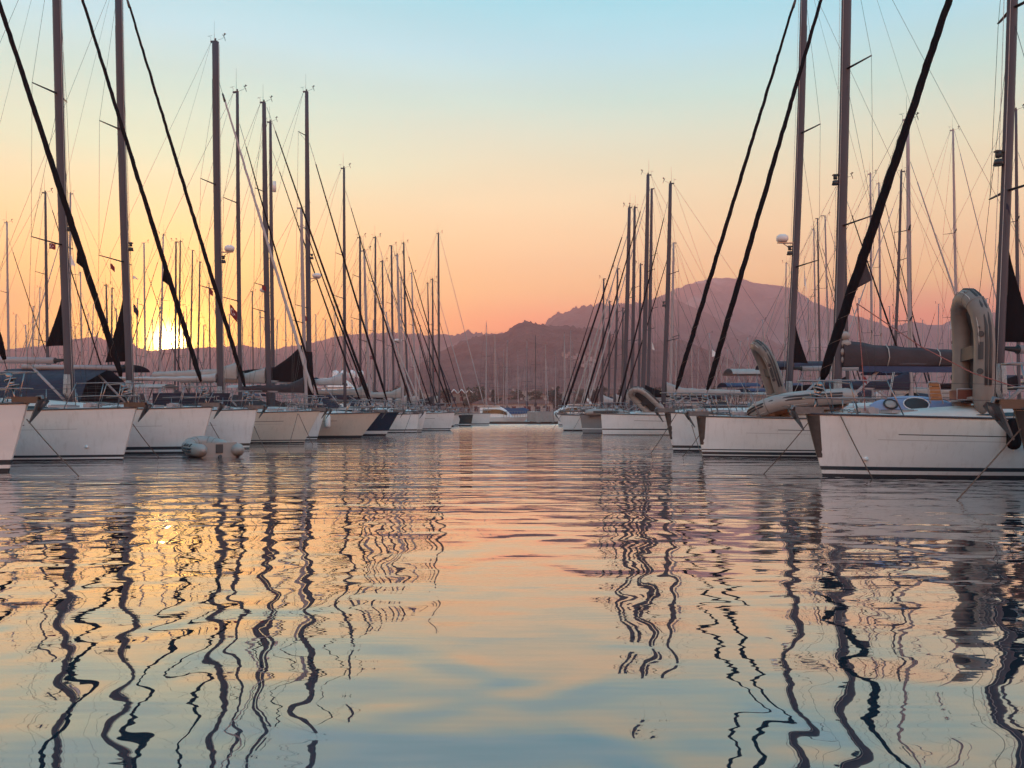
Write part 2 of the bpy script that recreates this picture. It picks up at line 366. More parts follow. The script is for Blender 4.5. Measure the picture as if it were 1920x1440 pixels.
hill('hill_dark_front', front_sky, 1150, 740, 1700, 3, 420, FOREST, 6, 5)
hill('hill_pale_rock', patch_sky, 1700, 1280, 1900, 3, 420, FOREST, 6, 6, .14)

# ------------------------------------------------------------------ sailing boats
def hull_shape(p):
    L, B, Fb, rk, tr = p['L'], p['B'], p['F'], p['rake'], p.get('transom', .5)
    full = p.get('full', 2.3)
    def bd(s):
        if s < .42: return B/2*(.80 + .20*math.sin(PI/2*s/.42))
        return B/2*max(0.012, (1-((s-.42)/.58)**full))**.92
    def sheer(s): return Fb*(.87 + .13*max(0, (s-.15)/.85)**2)
    def pt(s, q, z=None):
        """q: 0 waterline .. 1 sheer (negative below water)"""
        Fz = sheer(s)
        z = q*Fz if z is None else z
        q = z/Fz
        bdk = bd(s); bw = bdk*(.90 - .28*s**2)
        wv = lerp(bw, bdk, max(0, q)**.8) if q > 0 else bw*(1 + q*.8)
        xb = L/2 - rk*(1 - max(q, -.3)); xs = -L/2 + tr*max(q, 0)
        x = xs + s*(xb-xs)
        return (x, wv, z)
    return bd, sheer, pt
def sailboat(p):
    """p in metres. local +x bow, z up from the waterline. lod 0 near, 1 middle, 2 far"""
    lod = p.get('lod', 0)
    bowx, bowy = p['bow']; hd = p['heading']           # heading of bow in world
    L, B, Fb = p['L'], p['B'], p['F']
    ox, oy = bowx - math.cos(hd)*L/2, bowy - math.sin(hd)*L/2
    root = empty(p.get('name', 'sailboat'), (ox, oy, 0), hd, p['label'], 'sailboat', p.get('group'))
    near = -1 if math.cos(hd) > 0 else 1               # local y sign of the side seen
    rnd = random.Random(p.get('seed', int(abs(bowx*37+bowy*11))))
    hm = p.get('hull', WHITE)
    bd, sheer, pt = hull_shape(p)
    # ---- hull
    NS = (26, 18, 12)[lod]
    bands = p.get('bands', [(.0, .05, 2), (.10, .17, 1)])
    zl = [-.35, -.12, 0.0]; zm = [2, 2]
    cur = 0.0
    for (a, c, mi) in bands:
        if a > cur + 1e-4: zl.append(a); zm.append(0)
        zl.append(c); zm.append(mi); cur = c
    qs = [.35, .5, .612, .62] + ([.70, .716] if p.get('cove', True) else []) + [.85, .97, 1.0]
    for side in (1,):
        pass
    b = MB()
    nlev = len(zl) + len(qs)
    cv = p.get('cove_range', (.25, .86))
    for sd in (-1, 1):
        rows = []
        for i in range(NS+1):
            s = (i/NS)**.8
            row = []
            for z in zl: x, y, z_ = pt(s, 0, z); row.append((x, sd*y, z_))
            for q in qs: x, y, z_ = pt(s, q); row.append((x, sd*y, z_))
            rows.append(row)
        def mif(i, j):
            if j < len(zm): return zm[j]
            k = j - len(zl)
            s = ((i+.5)/NS)**.8
            if p.get('cove', True) and k == 4 and cv[0] < s < cv[1]: return 3
            if k == 2 and .05 < s < .90 and lod == 0: return 4
            return 0
        b.grid(rows if sd < 0 else [r_[::-1] for r_ in rows], 0, True, mif if sd < 0 else (lambda i, j: mif(i, nlev-2-j)))
    # transom and stem closers
    tr_ = [pt(0, 0, z) for z in zl] + [pt(0, q) for q in qs]
    b.grid([[(x, y, z) for x, y, z in tr_], [(x, -y, z) for x, y, z in tr_]][::-1], 0, False)
    st = [pt(1, 0, z) for z in zl] + [pt(1, q) for q in qs]
    b.grid([[(x, y, z) for x, y, z in st], [(x, -y, z) for x, y, z in st]], 0, True, lambda i, j: zm[j] if j < len(zm) else 0)
    b.build('hull', [hm, STRIPE if not p.get('white_bands') else WHITE, p.get('anti', ANTIF), LINE, LINE2], root)
    # ---- deck
    b = MB(); rows = []
    for i in range(NS+1):
        s = (i/NS)**.8; x, y, z = pt(s, 1.0)
        rows.append([(x, y*k, z + .06*(1-k*k)*min(1, y*2)) for k in (-1, -.6, 0, .6, 1)])
    b.grid(rows, 0, True); b.build('deck', DECK, root)
    if lod <= 1:
        b = MB()
        for sd in (-1, 1):
            b.tube([(lambda a: (a[0], sd*a[1], a[2]+.012))(pt((i/NS)**.8, 1.0)) for i in range(NS+1)], (.022 if lod == 0 else .03), 6)
        b.build('toe_rail', p.get('rail', LINE), root)
    xm = L/2 - p['J']; Hm = p['H']; lean = p.get('lean', .3)
    zdk = sheer(.6)
    # ---- cabin trunk
    ch = p.get('cabin_h', .42); x0, x1 = -L/2 + 2.9, xm + p.get('cabin_fwd', 1.5)
    b = MB(); rows = []
    NC = 12
    def cab(u):
        x = lerp(x0, x1, u); s = (x + L/2)/L; hb = min(bd(max(0,min(.98,s)))*.66, B*.32)*(1 - .25*u**3)
        h = ch*(1 - .85*u**2.2); z = sheer(max(0,min(1,s)))
        return x, hb, h, z
    for i in range(NC+1):
        x, hb, h, z = cab(i/NC)
        rows.append([(x, hb, z-.02), (x, hb*.93, z+h*.75), (x, hb*.80, z+h+.01), (x, 0, z+h+.07), (x, -hb*.80, z+h+.01), (x, -hb*.93, z+h*.75), (x, -hb, z-.02)])
    b.grid(rows[::-1], 0, True)
    for rr, fl in ((rows[0], 0), (rows[-1], 1)):
        o = len(b.v); b.v += rr; b.f.append(tuple(range(o, o+7))[::(1 if fl else -1)]); b.m.append(0); b.sm.append(False)
    cabin = b.build('cabin', p.get('cabin_mat', DECK), root)
    for sd in ((near,) if lod else (-1, 1)):
        b = MB(); ra = []; rb = []
        for i in range(9):
            u = lerp(.12, .80, i/8); x, hb, h, z = cab(u)
            f1, f0 = (.62, .28) if i not in (0, 8) else (.47, .43)
            off = .012
            ra.append((x, sd*(hb*(1-.07*f1/.75)+off), z+h*f1)); rb.append((x, sd*(hb*(1-.07*f0/.75)+off), z+h*f0))
        b.grid([ra, rb] if sd < 0 else [rb, ra], 0, True); b.build('window', GLASS, cabin)
    if lod == 0:
        for k in range(2):
            xh = lerp(xm+.9, L/2-1.6, k*.8+.05); zh = sheer((xh+L/2)/L) + (.30*ch if k == 0 else .07)
            b = MB(); b.box(xh-.26, xh+.26, -.25, .25, zh, zh+.06); hh = b.build('deck_hatch', ALUW, cabin)
            b = MB(); b.box(xh-.21, xh+.21, -.20, .20, zh+.055, zh+.07); b.build('hatch_glass', GLASS, hh)
    # cockpit coaming
    if lod <= 1:
        b = MB()
        for sd in (-1, 1): b.box(-L/2+.7, x0+.1, sd*B*.24-.14, sd*B*.24+.14, sheer(.1)-.02, sheer(.1)+.30)
        b.build('coaming', DECK, root)
        # wheel pedestal
        b = MB(); zc = sheer(.05); xw = -L/2+1.5
        b.tube([(xw, 0, zc), (xw, 0, zc+.85)], .07, 8)
        b.tube([(xw-.1, .42*math.cos(a*PI/8), zc+.85+.42*math.sin(a*PI/8)) for a in range(17)], .016, 5)
        b.build('steering_wheel', STEEL, root)
    # ---- mast
    mw = p.get('mast_w', .105)*(1.05 if lod == 0 else .92)
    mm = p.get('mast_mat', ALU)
    zfoot = zdk + ch*.5
    top = Vector((xm - lean, 0, Hm)); foot = Vector((xm, 0, zfoot-.1))
    def mpt(z): t = (z-foot.z)/(Hm-foot.z); return Vector((xm - lean*t - .12*lean*math.sin(PI*t), 0, z))
    b = MB(); NM = 10
    zs = [lerp(foot.z, Hm, i/NM) for i in range(NM+1)]
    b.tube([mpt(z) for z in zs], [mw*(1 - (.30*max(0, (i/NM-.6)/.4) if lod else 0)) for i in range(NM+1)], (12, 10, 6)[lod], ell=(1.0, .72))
    b.box(top.x-.20, top.x+.05, -.035, .035, Hm-.02, Hm+.05)
    if lod == 0:
        b.box(xm-.2, xm+.2, -.14, .14, zfoot-.12, zfoot-.06)
    mast = b.build('mast', mm, root)
    if lod == 0:
        b = MB(); b.tube([mpt(z)+Vector((-mw-.008,0,0)) for z in zs[:-1]], .012, 5); b.build('mainsail_track', BLACKF if p.get('track') else LINE, mast)
        for k, dy in ((0, .07), (1, -.07)):
            b = MB(); b.tube([mpt(lerp(zfoot, Hm-.1, i/6))+Vector((mw*.9+.03*k, dy, 0)) for i in range(7)], .006, 5); b.build('halyard', ROPEW, mast)
        b = MB()                                        # coiled lines hanging on the mast
        for k in range(5):
            a = .03*k; b.tube([(xm+near*0-.02+a-.06, near*(mw+.05+.012*k), zfoot+.9), (xm-.10+a, near*(mw+.06+.012*k), zfoot+.35), (xm-.02+a, near*(mw+.06+.012*k), zfoot+.22), (xm+.04+a, near*(mw+.05+.012*k), zfoot+.4), (xm+a-.02, near*(mw+.05), zfoot+.9)], .008, 5)
        b.build('coiled_rope', ROPEW, mast)
    sw = p.get('spr_w', 1.0)*B*.27
    sprz = p.get('spr', [Hm*.37, Hm*.67])
    tips = {}
    for sd in (-1, 1):
        tt = []
        for k, z in enumerate(sprz):
            m_ = mpt(z); wv = sw*(1 - .17*k)
            tip = m_ + Vector((-wv*p.get('sweep', .38), sd*wv, .09*wv))
            tt.append(tip)
            b = MB(); b.tube([m_, tip], [(.05, .028), (.045, .03), (.05, .05)][lod], (8, 6, 4)[lod], ell=(1, .45)); b.build('spreader', BLACKF if p.get('spr_dark', True) else mm, mast)
        tips[sd] = tt
    # ---- shrouds and backstay
    wr = p.get('wire', (.0052, .0075, .011)[lod])
    s_m = (xm + L/2)/L
    frac = p.get('attach', 1.0); za = foot.z + (Hm-foot.z)*frac
    def wires(sd):
        cp = Vector((xm-.35, sd*bd(s_m)*.92, sheer(s_m)+.02)); out = []
        out.append([cp] + tips[sd] + [mpt(min(za+.05, Hm-.05))])
        if len(sprz) > 1: out.append([tips[sd][0], mpt(sprz[1]-.1)])
        out.append([cp + Vector((-.12,0,0)), mpt(sprz[0]-.12)])
        return out
    if lod == 0:
        for sd in (-1, 1):
            for w in wires(sd): b = MB(); b.tube(w, wr, 5); b.build('shroud', WIRE, root)
    else:
        b = MB()
        for sd in (-1, 1):
            for w in wires(sd): b.tube(w, wr, 4, cap=False)
        b.build('shroud_wire', WIRE, root)
    b = MB(); bs_top = top + Vector((-.18,0,0)); split = Vector((-L/2+.9, 0, sheer(0)+2.2))
    b.tube([bs_top, split], wr, 5 if lod == 0 else 4)
    for sd in (-1, 1): b.tube([split, (-L/2+.25, sd*B*.33, sheer(0))], wr, 5 if lod == 0 else 4)
    b.build('backstay', WIRE, root)
    if lod == 0 or p.get('topping', True) and lod == 1:
        b = MB(); b.tube([bs_top, (xm - (p.get('E', L*.36)) - .1, 0, zdk+ch+1.15)], wr*.8, 4); b.build('topping_lift', WIRE, root)
    # ---- masthead instruments
    b = MB(); k_ = (1, 1.2, 1.5)[lod]
    b.tube([top+Vector((.0,0,.03)), top+Vector((.38,0,.16))], .006*k_, 4)
    b.tube([top+Vector((.30,0,.28)), top+Vector((.38,0,.16)), top+Vector((.42,0,.02))], .011*k_, 4)
    b.add([top+Vector((.34,0,.20)), top+Vector((.46,0,.30)), top+Vector((.36,0,.34))], [(0,1,2)], 0, False)
    b.build('wind_vane', BLACKF, mast)
    if lod <= 1 and rnd.random() < .8 or p.get('antenna'):
        b = MB(); b.tube([top+Vector((-.05,0,.03)), top+Vector((-.05,0,p.get('ant_h', .95)))], [.007*k_, .003*k_], 4); b.build('antenna', BLACKF, mast)
        b = MB(); b.tube([top+Vector((-.20,0,.0)), top+Vector((-.20,0,.20)), top+Vector((-.30,0,.26))], .005*k_, 4); b.tube([top+Vector((-.34,0,.24)), top+Vector((-.14,0,.27))], .005*k_, 4); b.build('wind_sensor', BLACKF, mast)
        b = MB(); b.tube([top+Vector((-.0,0,.03)), top+Vector((-.0,0,.14))], .035, 6); b.build('anchor_light', BLACKF, mast)
    if lod == 0 or p.get('steam'):
        z = p.get('steam_z', Hm*.52); m_ = mpt(z) + Vector((mw+.08,0,0))
        b = MB(); b.tube([m_+Vector((0,0,-.13)), m_+Vector((0,0,-.02))], [.10,.075], 8); b.tube([m_+Vector((0,0,.02)), m_+Vector((0,0,.13))], .055, 8); b.box(m_.x-.1, m_.x+.07, -.05, .05, z+.12, z+.15)
        b.build('deck_light', BLACKF, mast)
    if p.get('radar'):
        z = p['radar']; sgn = p.get('radar_side', 1); m_ = mpt(z) + Vector((sgn*(mw+.34),0,0)); rr = p.get('radar_r', .24)
        b = MB(); rows = []
        for (r_, dz) in ((.02,-.10),(rr*.7,-.10),(rr*.95,-.04),(rr,.02),(rr*.93,.09),(rr*.6,.135),(.01,.145)):
            rows.append([(m_.x+r_*math.cos(2*PI*k/14), r_*math.sin(2*PI*k/14), z+dz+.06) for k in range(15)])
        b.grid(rows, 0, True); rd = b.build('radar_dome', WHITE, mast)
        b = MB(); b.box(min(m_.x, mpt(z).x), max(m_.x+sgn*.15, mpt(z).x), -.05, .05, z-.08, z-.045); b.tube([mpt(z-.35), (m_.x, 0, z-.06)], .015, 5); b.build('radar_bracket', STEEL, rd)
    if p.get('reflector'):
        z = p['reflector']; m_ = mpt(z)+Vector((mw+.10,0,0)); b = MB(); b.tube([m_+Vector((0,0,-.3)), m_+Vector((0,0,.3))], .10, 10); b.build('radar_reflector', WHITE, mast)
    # ---- forestay with furled genoa
    sf = Vector((L/2 - p.get('stay_in', .25), 0, sheer(1)+.12)); sa = mpt(za) + Vector((mw, 0, 0))
    gm = p.get('genoa', CANVB); gr = p.get('genoa_r', .085)*(.68 if lod == 0 else .8)
    if lod == 0:
        d = sa - sf; Ls = d.length; b = MB(); pts = []; rs = []
        NP = 70
        for i in range(NP+1):
            t = lerp(.045, .94, i/NP)
            taper = min(1, (i/NP)/.03 + .35) * (1 - .62*max(0, (t-.25)/.75)**1.1)
            r_ = gr*taper*(1 + .13*(rnd.random()-.5)) + .012
            sag = .015*math.sin(PI*t)
            pts.append(sf + d*t + Vector((.02*rnd.random()+sag*.25, .005*math.sin(i*.9), -sag))); rs.append(r_)
        b.tube(pts, rs, 10)
        # sheet turns wound round the sail
        gen = b.build('furled_genoa', gm, root)
        b = MB(); pts = []
        for i in range(90):
            t = lerp(.06, .30, i/89); a = i*.42; c = sf + d*t + Vector((.10*math.sin(PI*t)*.25, 0, -.04*math.sin(PI*t)))
            pts.append(c + Vector((math.cos(a)*(gr*1.04+.012)*.95, math.sin(a)*(gr*1.04+.012), math.cos(a)*.03)))
        b.tube(pts[:60:1] if p.get('wrap', True) else pts[:24], .006, 4); b.build('furled_sheet', ROPE, gen)
        b = MB(); b.tube([sf, sa], .008, 5); b.tube([sf+d*.94, sf+d*.965], [.05,.035], 8)
        b.build('forestay', WIRE, root)
        b = MB(); u = d.normalized()
        for (a0, a1, r_) in ((.22,.25,.13),(.25,.36,.055),(.36,.39,.11),(.39,.52,.06)):
            b.tube([sf+u*a0, sf+u*a1], r_, 12)
        b.tube([sf+Vector((0,0,-.12)), sf+u*.22], .022, 6)
        b.build('furler_drum', STEEL, root)
        if p.get('clew'):
            t, w_ = p['clew']; c = sf + d*t
            b = MB(); rows = [[c+u*.45+Vector((-.02,0,0)), c+u*.35+Vector((-.02,.01,0))], [c+Vector((-w_,0,.0)), c+Vector((-w_*.97,.0,-.04))], [c-u*.12+Vector((0,0,-.02)), c-u*.15]]
            b.add([c+u*.55, c+Vector((-w_,.0,.05)), c-u*.10+Vector((0,0,-.05)), c+Vector((-w_*.4,.03,-.02))], [(0,1,3),(1,2,3),(0,3,2)], 0, False); b.build('sail_clew', p.get('clew_mat', gm), gen)
    elif p.get('stay', True):
        d = sa - sf; b = MB(); NP = 14 if lod == 1 else 5
        b.tube([sf + d*lerp(.03, .92, i/NP) + Vector((0,0,-.1*math.sin(PI*i/NP))) for i in range(NP+1)],
               [(gr*(1-.6*(i/NP))*(1+.1*(rnd.random()-.5)) if 0 < i else gr*.5) for i in range(NP+1)], 7 if lod == 1 else 5)
        b.build('furled_genoa', gm, root)
        b = MB(); b.tube([sf+Vector((0,0,-.1)), sf], .02, 5); b.tube([sf+d.normalized()*.1, sf+d.normalized()*.3], .11, 8); b.tube([sf+d*.9, sa], .012, 4); b.build('furler_drum', STEEL, root)
    # ---- boom, cover or furled main
    E = p.get('E', L*.36); zb = p.get('boom_z', zdk + ch + .75); bm_end = xm - E
    if p.get('boom', True):
        b = MB(); xs_ = xm - mw - (.36 if p.get('inmast') else .08)
        b.tube([(bm_end, 0, zb+.06), (xs_, 0, zb)], p.get('boom_r', .085), (10, 8, 5)[lod], ell=(1.1, .75) if False else None); boom = b.build('boom', p.get('boom_mat', ALUW), root)
        if lod <= 1:
            b = MB(); b.tube([(xs_+.01, 0, zb), (xs_+.02, 0, zb), (xm-mw*.6, 0, zb+.03)], [.095, .06, .03], 8); b.build('gooseneck', BLACKF, boom)
            if p.get('vang', True):
                b = MB(); b.tube([(xm-mw, 0, zfoot+.08), (xm-1.35, 0, zb-.08)], .04, 8); b.build('boom_vang', ALUW, boom)
            b = MB(); b.tube([(bm_end+.5, 0, zb), (bm_end+.7, 0, zdk+ch*.9)], .012, 5); b.tube([(bm_end+.56, 0.02, zb), (bm_end+.76, .02, zdk+ch*.9)], .012, 5); b.build('mainsheet', ROPEW, boom)
        cvm = p.get('cover')
        if cvm:
            hh = p.get('cover_h', .42); hf = p.get('cover_front', .75); b = MB(); rows = []; NK = 14
            for i in range(NK+1):
                u = i/NK; x = lerp(bm_end+.1, xm-mw-.05, u)
                h = hh*(.55+.45*u) + (hf-hh)*max(0, (u-p.get('cover_knee', .75))/(1-p.get('cover_knee', .75)))**1.3*1.0
                w = (.13 + .05*math.sin(u*9))*(1+.12*rnd.random()); zb_ = zb-.03+.06*(1-u)
                wob = .015*math.sin(u*31)
                rows.append([(x, -w*.7, zb_-.02), (x, -w*1.15, zb_+h*.35+wob), (x, -w*.75, zb_+h*.8), (x, 0, zb_+h+wob), (x, w*.75, zb_+h*.8), (x, w*1.15, zb_+h*.35-wob), (x, w*.7, zb_-.02)])
            b.grid(rows, 0, True)
            for rr, fl in ((rows[0], 0), (rows[-1], 1)):
                o = len(b.v); b.v += rr; b.f.append(tuple(range(o, o+7))[::(-1 if fl else 1)]); b.m.append(0); b.sm.append(False)
            b.build('sail_cover', cvm, boom)
            if p.get('sleeve'):
                b = MB(); z1 = p['sleeve']; b.tube([mpt(zb-.9)+Vector((0,0,0)), mpt(zb+.3), mpt(z1)], [mw+.09, mw+.08, mw+.035], 10); b.build('mast_sleeve', cvm, mast)
            if p.get('cover_seams'):
                for u in p['cover_seams']:
                    x = lerp(bm_end+.1, xm-mw-.05, u); h = hh*(.55+.45*u); b = MB()
                    b.tube([(x, near*.10, zb-.04), (x, near*.19, zb+h*.36), (x, near*.135, zb+h*.8), (x, 0, zb+h+.02)], .014, 4); b.build('cover_seam', ROPEW, boom)
            if p.get('undercloth'):
                b = MB(); b.box(bm_end+.2, xm-.75, -.12, .12, zb-.20, zb-.05); b.build('boom_cover_panel', p['undercloth'], boom)
            if p.get('flaked'):
                for k in range(4):
                    b = MB(); z = zb+.12+.22*k; b.ellipsoid((xm-.28+.03*(k%2), 0, z), .17, .15, .13, 0, 12, 6); b.build('flaked_sail', CANVC, boom)
    if p.get('inmast'):
        w_, h_, z0_ = p['inmast']; b = MB(); NF = 8; ra = []; rb = []
        for sd in (-1, 1):
            rows = []
            for i in range(NF+1):
                t = i/NF; z = z0_ + h_*t; xw = w_*(1-t)**1.15
                m_ = mpt(z); rows.append([(m_.x-mw*.9, sd*.012, z), (m_.x-mw-xw*.5, sd*(.012+.03*math.sin(t*7)), z), (m_.x-mw-xw-.01, sd*.012, z-.02*(1-t))])
            b.grid(rows if sd > 0 else rows[::-1], 0, True)
        b.build('furled_mainsail', p.get('inmast_mat', CANVB), mast)
    # ---- pulpit, lifelines
    if lod <= 1:
        pr_ = p.get('rail_r', (.0125, .016)[lod]); xr = L/2 - 1.15
        def rail(z_add, fwd, wfac):
            s_ = lambda x: (x+L/2)/L
            pts = []
            for sd in (1, -1):
                seq = [(xr-.05, 1.0), (xr+.45, .95), (L/2-.15, .6), (L/2+fwd, .28)]
                q = [(x, sd*max(.10, bd(min(.985, s_(min(x, L/2-.03))))*.92)*1.0 if x < L/2-.3 else sd*(.17 if x < L/2 else .12), sheer(1)*1.0+z_add - (.02 if x < xr else 0)) for x, w in seq]
                pts += q if sd > 0 else q[::-1]
            return pts
        b = MB(); b.tube(rail(.62, .12, 1), pr_, 8)
        b.tube([(x, y, z) for x, y, z in rail(.30, .02, 1)], pr_, 8)
        for sd in (-1, 1):
            for xx, dx in ((xr-.05, -.28), (xr+.5, -.12), (L/2-.2, -.18)):
                s_ = min(.97, (xx+dx+L/2)/L); y = max(.06, bd(s_)*.9)
                ytop = max(.10, bd(min(.985, (xx+L/2)/L))*.92) if xx < L/2-.3 else .17
                b.tube([(xx+dx, sd*y, sheer(s_)), (xx, sd*ytop, sheer(1)+.62)], pr_, 6)
        b.build('pulpit', STEEL, root)
        xst = [xr-.3 - k*1.95 for k in range(int((L-2.2)/1.95)+1)]
        for sd in ((-1, 1) if lod == 0 else (near,)):
            for x in xst[1:]:
                s_ = (x+L/2)/L; y = bd(s_)*.95; z = sheer(s_)
                if lod == 0:
                    b = MB(); b.tube([(x, sd*y, z), (x, sd*y, z+.62)], .0125, 6); b.tube([(x, sd*y, z), (x, sd*y, z+.07)], .024, 6); b.build('stanchion', STEEL, root)
            for zz in (.61, .32):
                b = MB(); b.tube([(xr-.05, sd*bd((xr-.05+L/2)/L)*.92, sheer(.9)+zz)] + [(x, sd*bd((x+L/2)/L)*.95, sheer((x+L/2)/L)+zz) for x in xst[1:]], .0042 if lod == 0 else .007, 4)
                if lod == 1:
                    for x in xst[1:]:
                        s_ = (x+L/2)/L; y = bd(s_)*.95; z = sheer(s_)
                        b.tube([(x, sd*y, z), (x, sd*y, z+.62)], .013, 4)
                b.build('lifeline', WIRE, root)
    # ---- bow gear
    if lod == 0 or p.get('anchor'):
        zr = sheer(1)+.04
        if p.get('anchor', True):
            b = MB(); b.box(L/2-.30, L/2+.26, -.07, -.045, zr-.03, zr+.10); b.box(L/2-.30, L/2+.26, .045, .07, zr-.03, zr+.10); b.box(L/2-.30, L/2+.20, -.045, .045, zr-.03, zr-.005)
            b.tube([(L/2+.2, -.06, zr+.02), (L/2+.2, .06, zr+.02)], .04, 10)
            br = b.build('bow_roller', TEAK if p.get('teak_roller') else IRON, root)
            b = MB(); a0 = Vector((L/2+.18, 0, zr+.09)); k = p.get('anchor_k', 1.0)*.82
            b.box(L/2-.45, L/2+.20, -.018, .018, zr+.05, zr+.10)
            b.tube([a0, a0+Vector((.12,0,.02))*k, a0+Vector((.16,0,-.10))*k, a0+Vector((.06,0,-.26))*k], [.028,.036,.032,.022], 6)
            tp = a0+Vector((-.16,0,-.50))*k; bk = a0+Vector((.22,0,-.02))*k; md = a0+Vector((.10,0,-.20))*k
            wl_ = a0+Vector((.14,.17,-.06))*k; wr_ = a0+Vector((.14,-.17,-.06))*k
            th = Vector((.02,0,-.02))
            b.add([tp, wl_, md, wr_, bk, tp+th, wl_+th, wr_+th], [(0,1,2),(0,2,3),(1,4,2),(2,4,3),(5,6,1,0),(7,5,0,3),(5,7,6),(6,7,4)], 0, False)
            b.build('anchor', IRON, root)
            b = MB()
            for i in range(9):
                c = (L/2-.50-i*.055, 0, zr+.06-.004*i); b.tube([(c[0]+.03*math.cos(a*PI/3), (.018*math.sin(a*PI/3) if i % 2 else 0), c[2]+(0 if i % 2 else .018*math.sin(a*PI/3))) for a in range(7)], .006, 4)
            b.build('anchor_chain', IRON, root)
        b = MB(); b.box(L/2-1.35, L/2-1.0, -.13, .13, sheer(.92), sheer(.92)+.14); b.tube([(L/2-1.18, -.2, sheer(.92)+.1), (L/2-1.18, .2, sheer(.92)+.1)], .07, 10); b.build('windlass', ALUW, root)
        for sd in (-1, 1):
            b = MB(); s_ = .93; x, y, z = pt(s_, 1); b.tube([(x-.12, sd*y*.8, z+.06), (x+.12, sd*y*.8, z+.06)], .016, 6); b.tube([(x-.05, sd*y*.8, z), (x-.05, sd*y*.8, z+.06)], .014, 6); b.tube([(x+.05, sd*y*.8, z), (x+.05, sd*y*.8, z+.06)], .014, 6); b.build('cleat', STEEL, root)
    if p.get('bow_plate'):
        b = MB(); w_ = p['bow_plate']; rows = []
        for i in range(9):
            q = lerp(.99, .30, i/8); ww = lerp(w_, w_*.35, i/8)
            s1 = 1 - ww/L; a = pt(s1, q); c = pt(1, q)
            e = .012
            rows.append([(a[0], -a[1]-e, a[2]), (c[0]+e, -c[1]*.6-e, c[2]), (c[0]+e, c[1]*.6+e, c[2]), (a[0], a[1]+e, a[2])])
        b.grid(rows, 0, True); b.build('bow_plate', PLATE, root)
    if p.get('thruster'):
        x, y, z = pt(.93, 0, .33); b = MB(); b.ellipsoid((x, near*(y+.005), z), .05, .03, .04, 0, 10, 6); b.build('hull_fitting', WHITE, root)
    # ---- sprayhood / awning
    if p.get('sprayhood'):
        sm_ = p['sprayhood']; b = MB(); rows = []; xa, xc = x0-.45, x0+1.25; zc = sheer(.3)+ch*.9
        for i in range(8):
            u = i/7; x = lerp(xa, xc, u); h = .72*math.cos(u*PI/2*.97)**.55; w = B*.30
            rows.append([(x, w*math.cos(a*PI/10), zc-.05 + h*math.sin(a*PI/10)**.6) for a in range(11)])
        b.grid(rows, 0, True); sh = b.build('sprayhood', sm_, root)
        b = MB()
        for u in (0, .35): x = lerp(xa, xc, u); b.tube([(x, B*.305*math.cos(a*PI/12), zc-.05+.73*math.cos(u*PI/2)**.55*math.sin(a*PI/12)**.6) for a in range(13)], .014, 5)
        b.build('hood_frame', STEEL, sh)
    if p.get('awning'):
        am, xa, xc, za_, zs_ = p['awning']; b = MB(); rows = []
        for i in range(9):
            u = i/8; x = lerp(xm-xc, xm-xa, u); dz = .05*math.sin(u*20)
            rows.append([(x, -B*.46, zs_+dz*.5), (x, -B*.36, lerp(zs_, za_, .55)+dz), (x, 0, za_+.02*math.sin(u*12)), (x, B*.36, lerp(zs_, za_, .55)-dz), (x, B*.46, zs_)])
        b.grid(rows, 0, True); b.grid([r_[::-1] for r_ in [[(v[0], v[1], v[2]-.01) for v in r2] for r2 in rows]], 0, True)
        b.build('awning', am, root)
    if p.get('bimini'):
        b = MB(); rows = []; zc = sheer(.1)+2.0
        for i in range(6): rows.append([(lerp(-L/2+.4, -L/2+2.6, i/5), B*.38*math.cos(a*PI/10)*1.0, zc+.28*math.sin(a*PI/10)) for a in range(11)])
        b.grid(rows, 0, True); bi = b.build('bimini', p['bimini'], root)
        b = MB()
        for x in (-L/2+.6, -L/2+1.5, -L/2+2.4):
            for sd in (-1, 1): b.tube([(-L/2+1.5, sd*B*.38, sheer(.1)), (x, sd*B*.38, zc)], .013, 5)
        b.build('bimini_frame', STEEL, bi)
    return root, dict(xm=xm, mpt=mpt, pt=pt, sheer=sheer, bd=bd, near=near, L=L, B=B, zdk=zdk, ch=ch)

def photo_boat(side, Y, wl_px, deck_px, deck_py, stay_px, mast_px, top, yaw=7, spr=None, **k):
    hd = R(-yaw) if side == 'L' else PI + R(yaw)
    Dx, Dy = math.cos(hd), math.sin(hd); Xb = wx(deck_px, Y)
    def T(px): c = px-960; return (Xb*F0 - c*Y)/(Dx*F0 - c*Dy)
    J = T(mast_px); Ym = Y - Dy*J; zat = lambda py: HCAM + (HY-py)/F0*Ym
    p = dict(bow=(Xb, Y), heading=hd, F=HCAM + (HY-deck_py)/F0*Y, rake=abs(wx(deck_px, Y)-wx(wl_px, Y)), J=J, H=zat(top[1]), lean=T(top[0])-J, stay_in=max(.12, T(stay_px)))
    p['L'] = k.pop('L', 11.5); p['B'] = k.pop('B', 3.5)
    if spr: p['spr'] = [zat(s) for s in spr]
    for key in ('steam_z', 'radar', 'reflector', 'boom_z', 'sleeve'):
        if key in k and k[key] and k[key] > 30: k[key] = zat(k[key])
    if 'inmast' in k and k['inmast']:
        w, ptop, pbot = k['inmast']; k['inmast'] = (w/F0*Ym, zat(ptop)-zat(pbot), zat(pbot))
    p.update(k); MAINS.append(p)
    return sailboat(p) + (p, T)
MAINS = []
GL, GR_ = 'sailboats moored bow-out along the sunset side of the fairway', 'sailboats moored bow-out opposite the sunset side'
W2 = [(.0, .05, 2), (.11, .18, 1)]
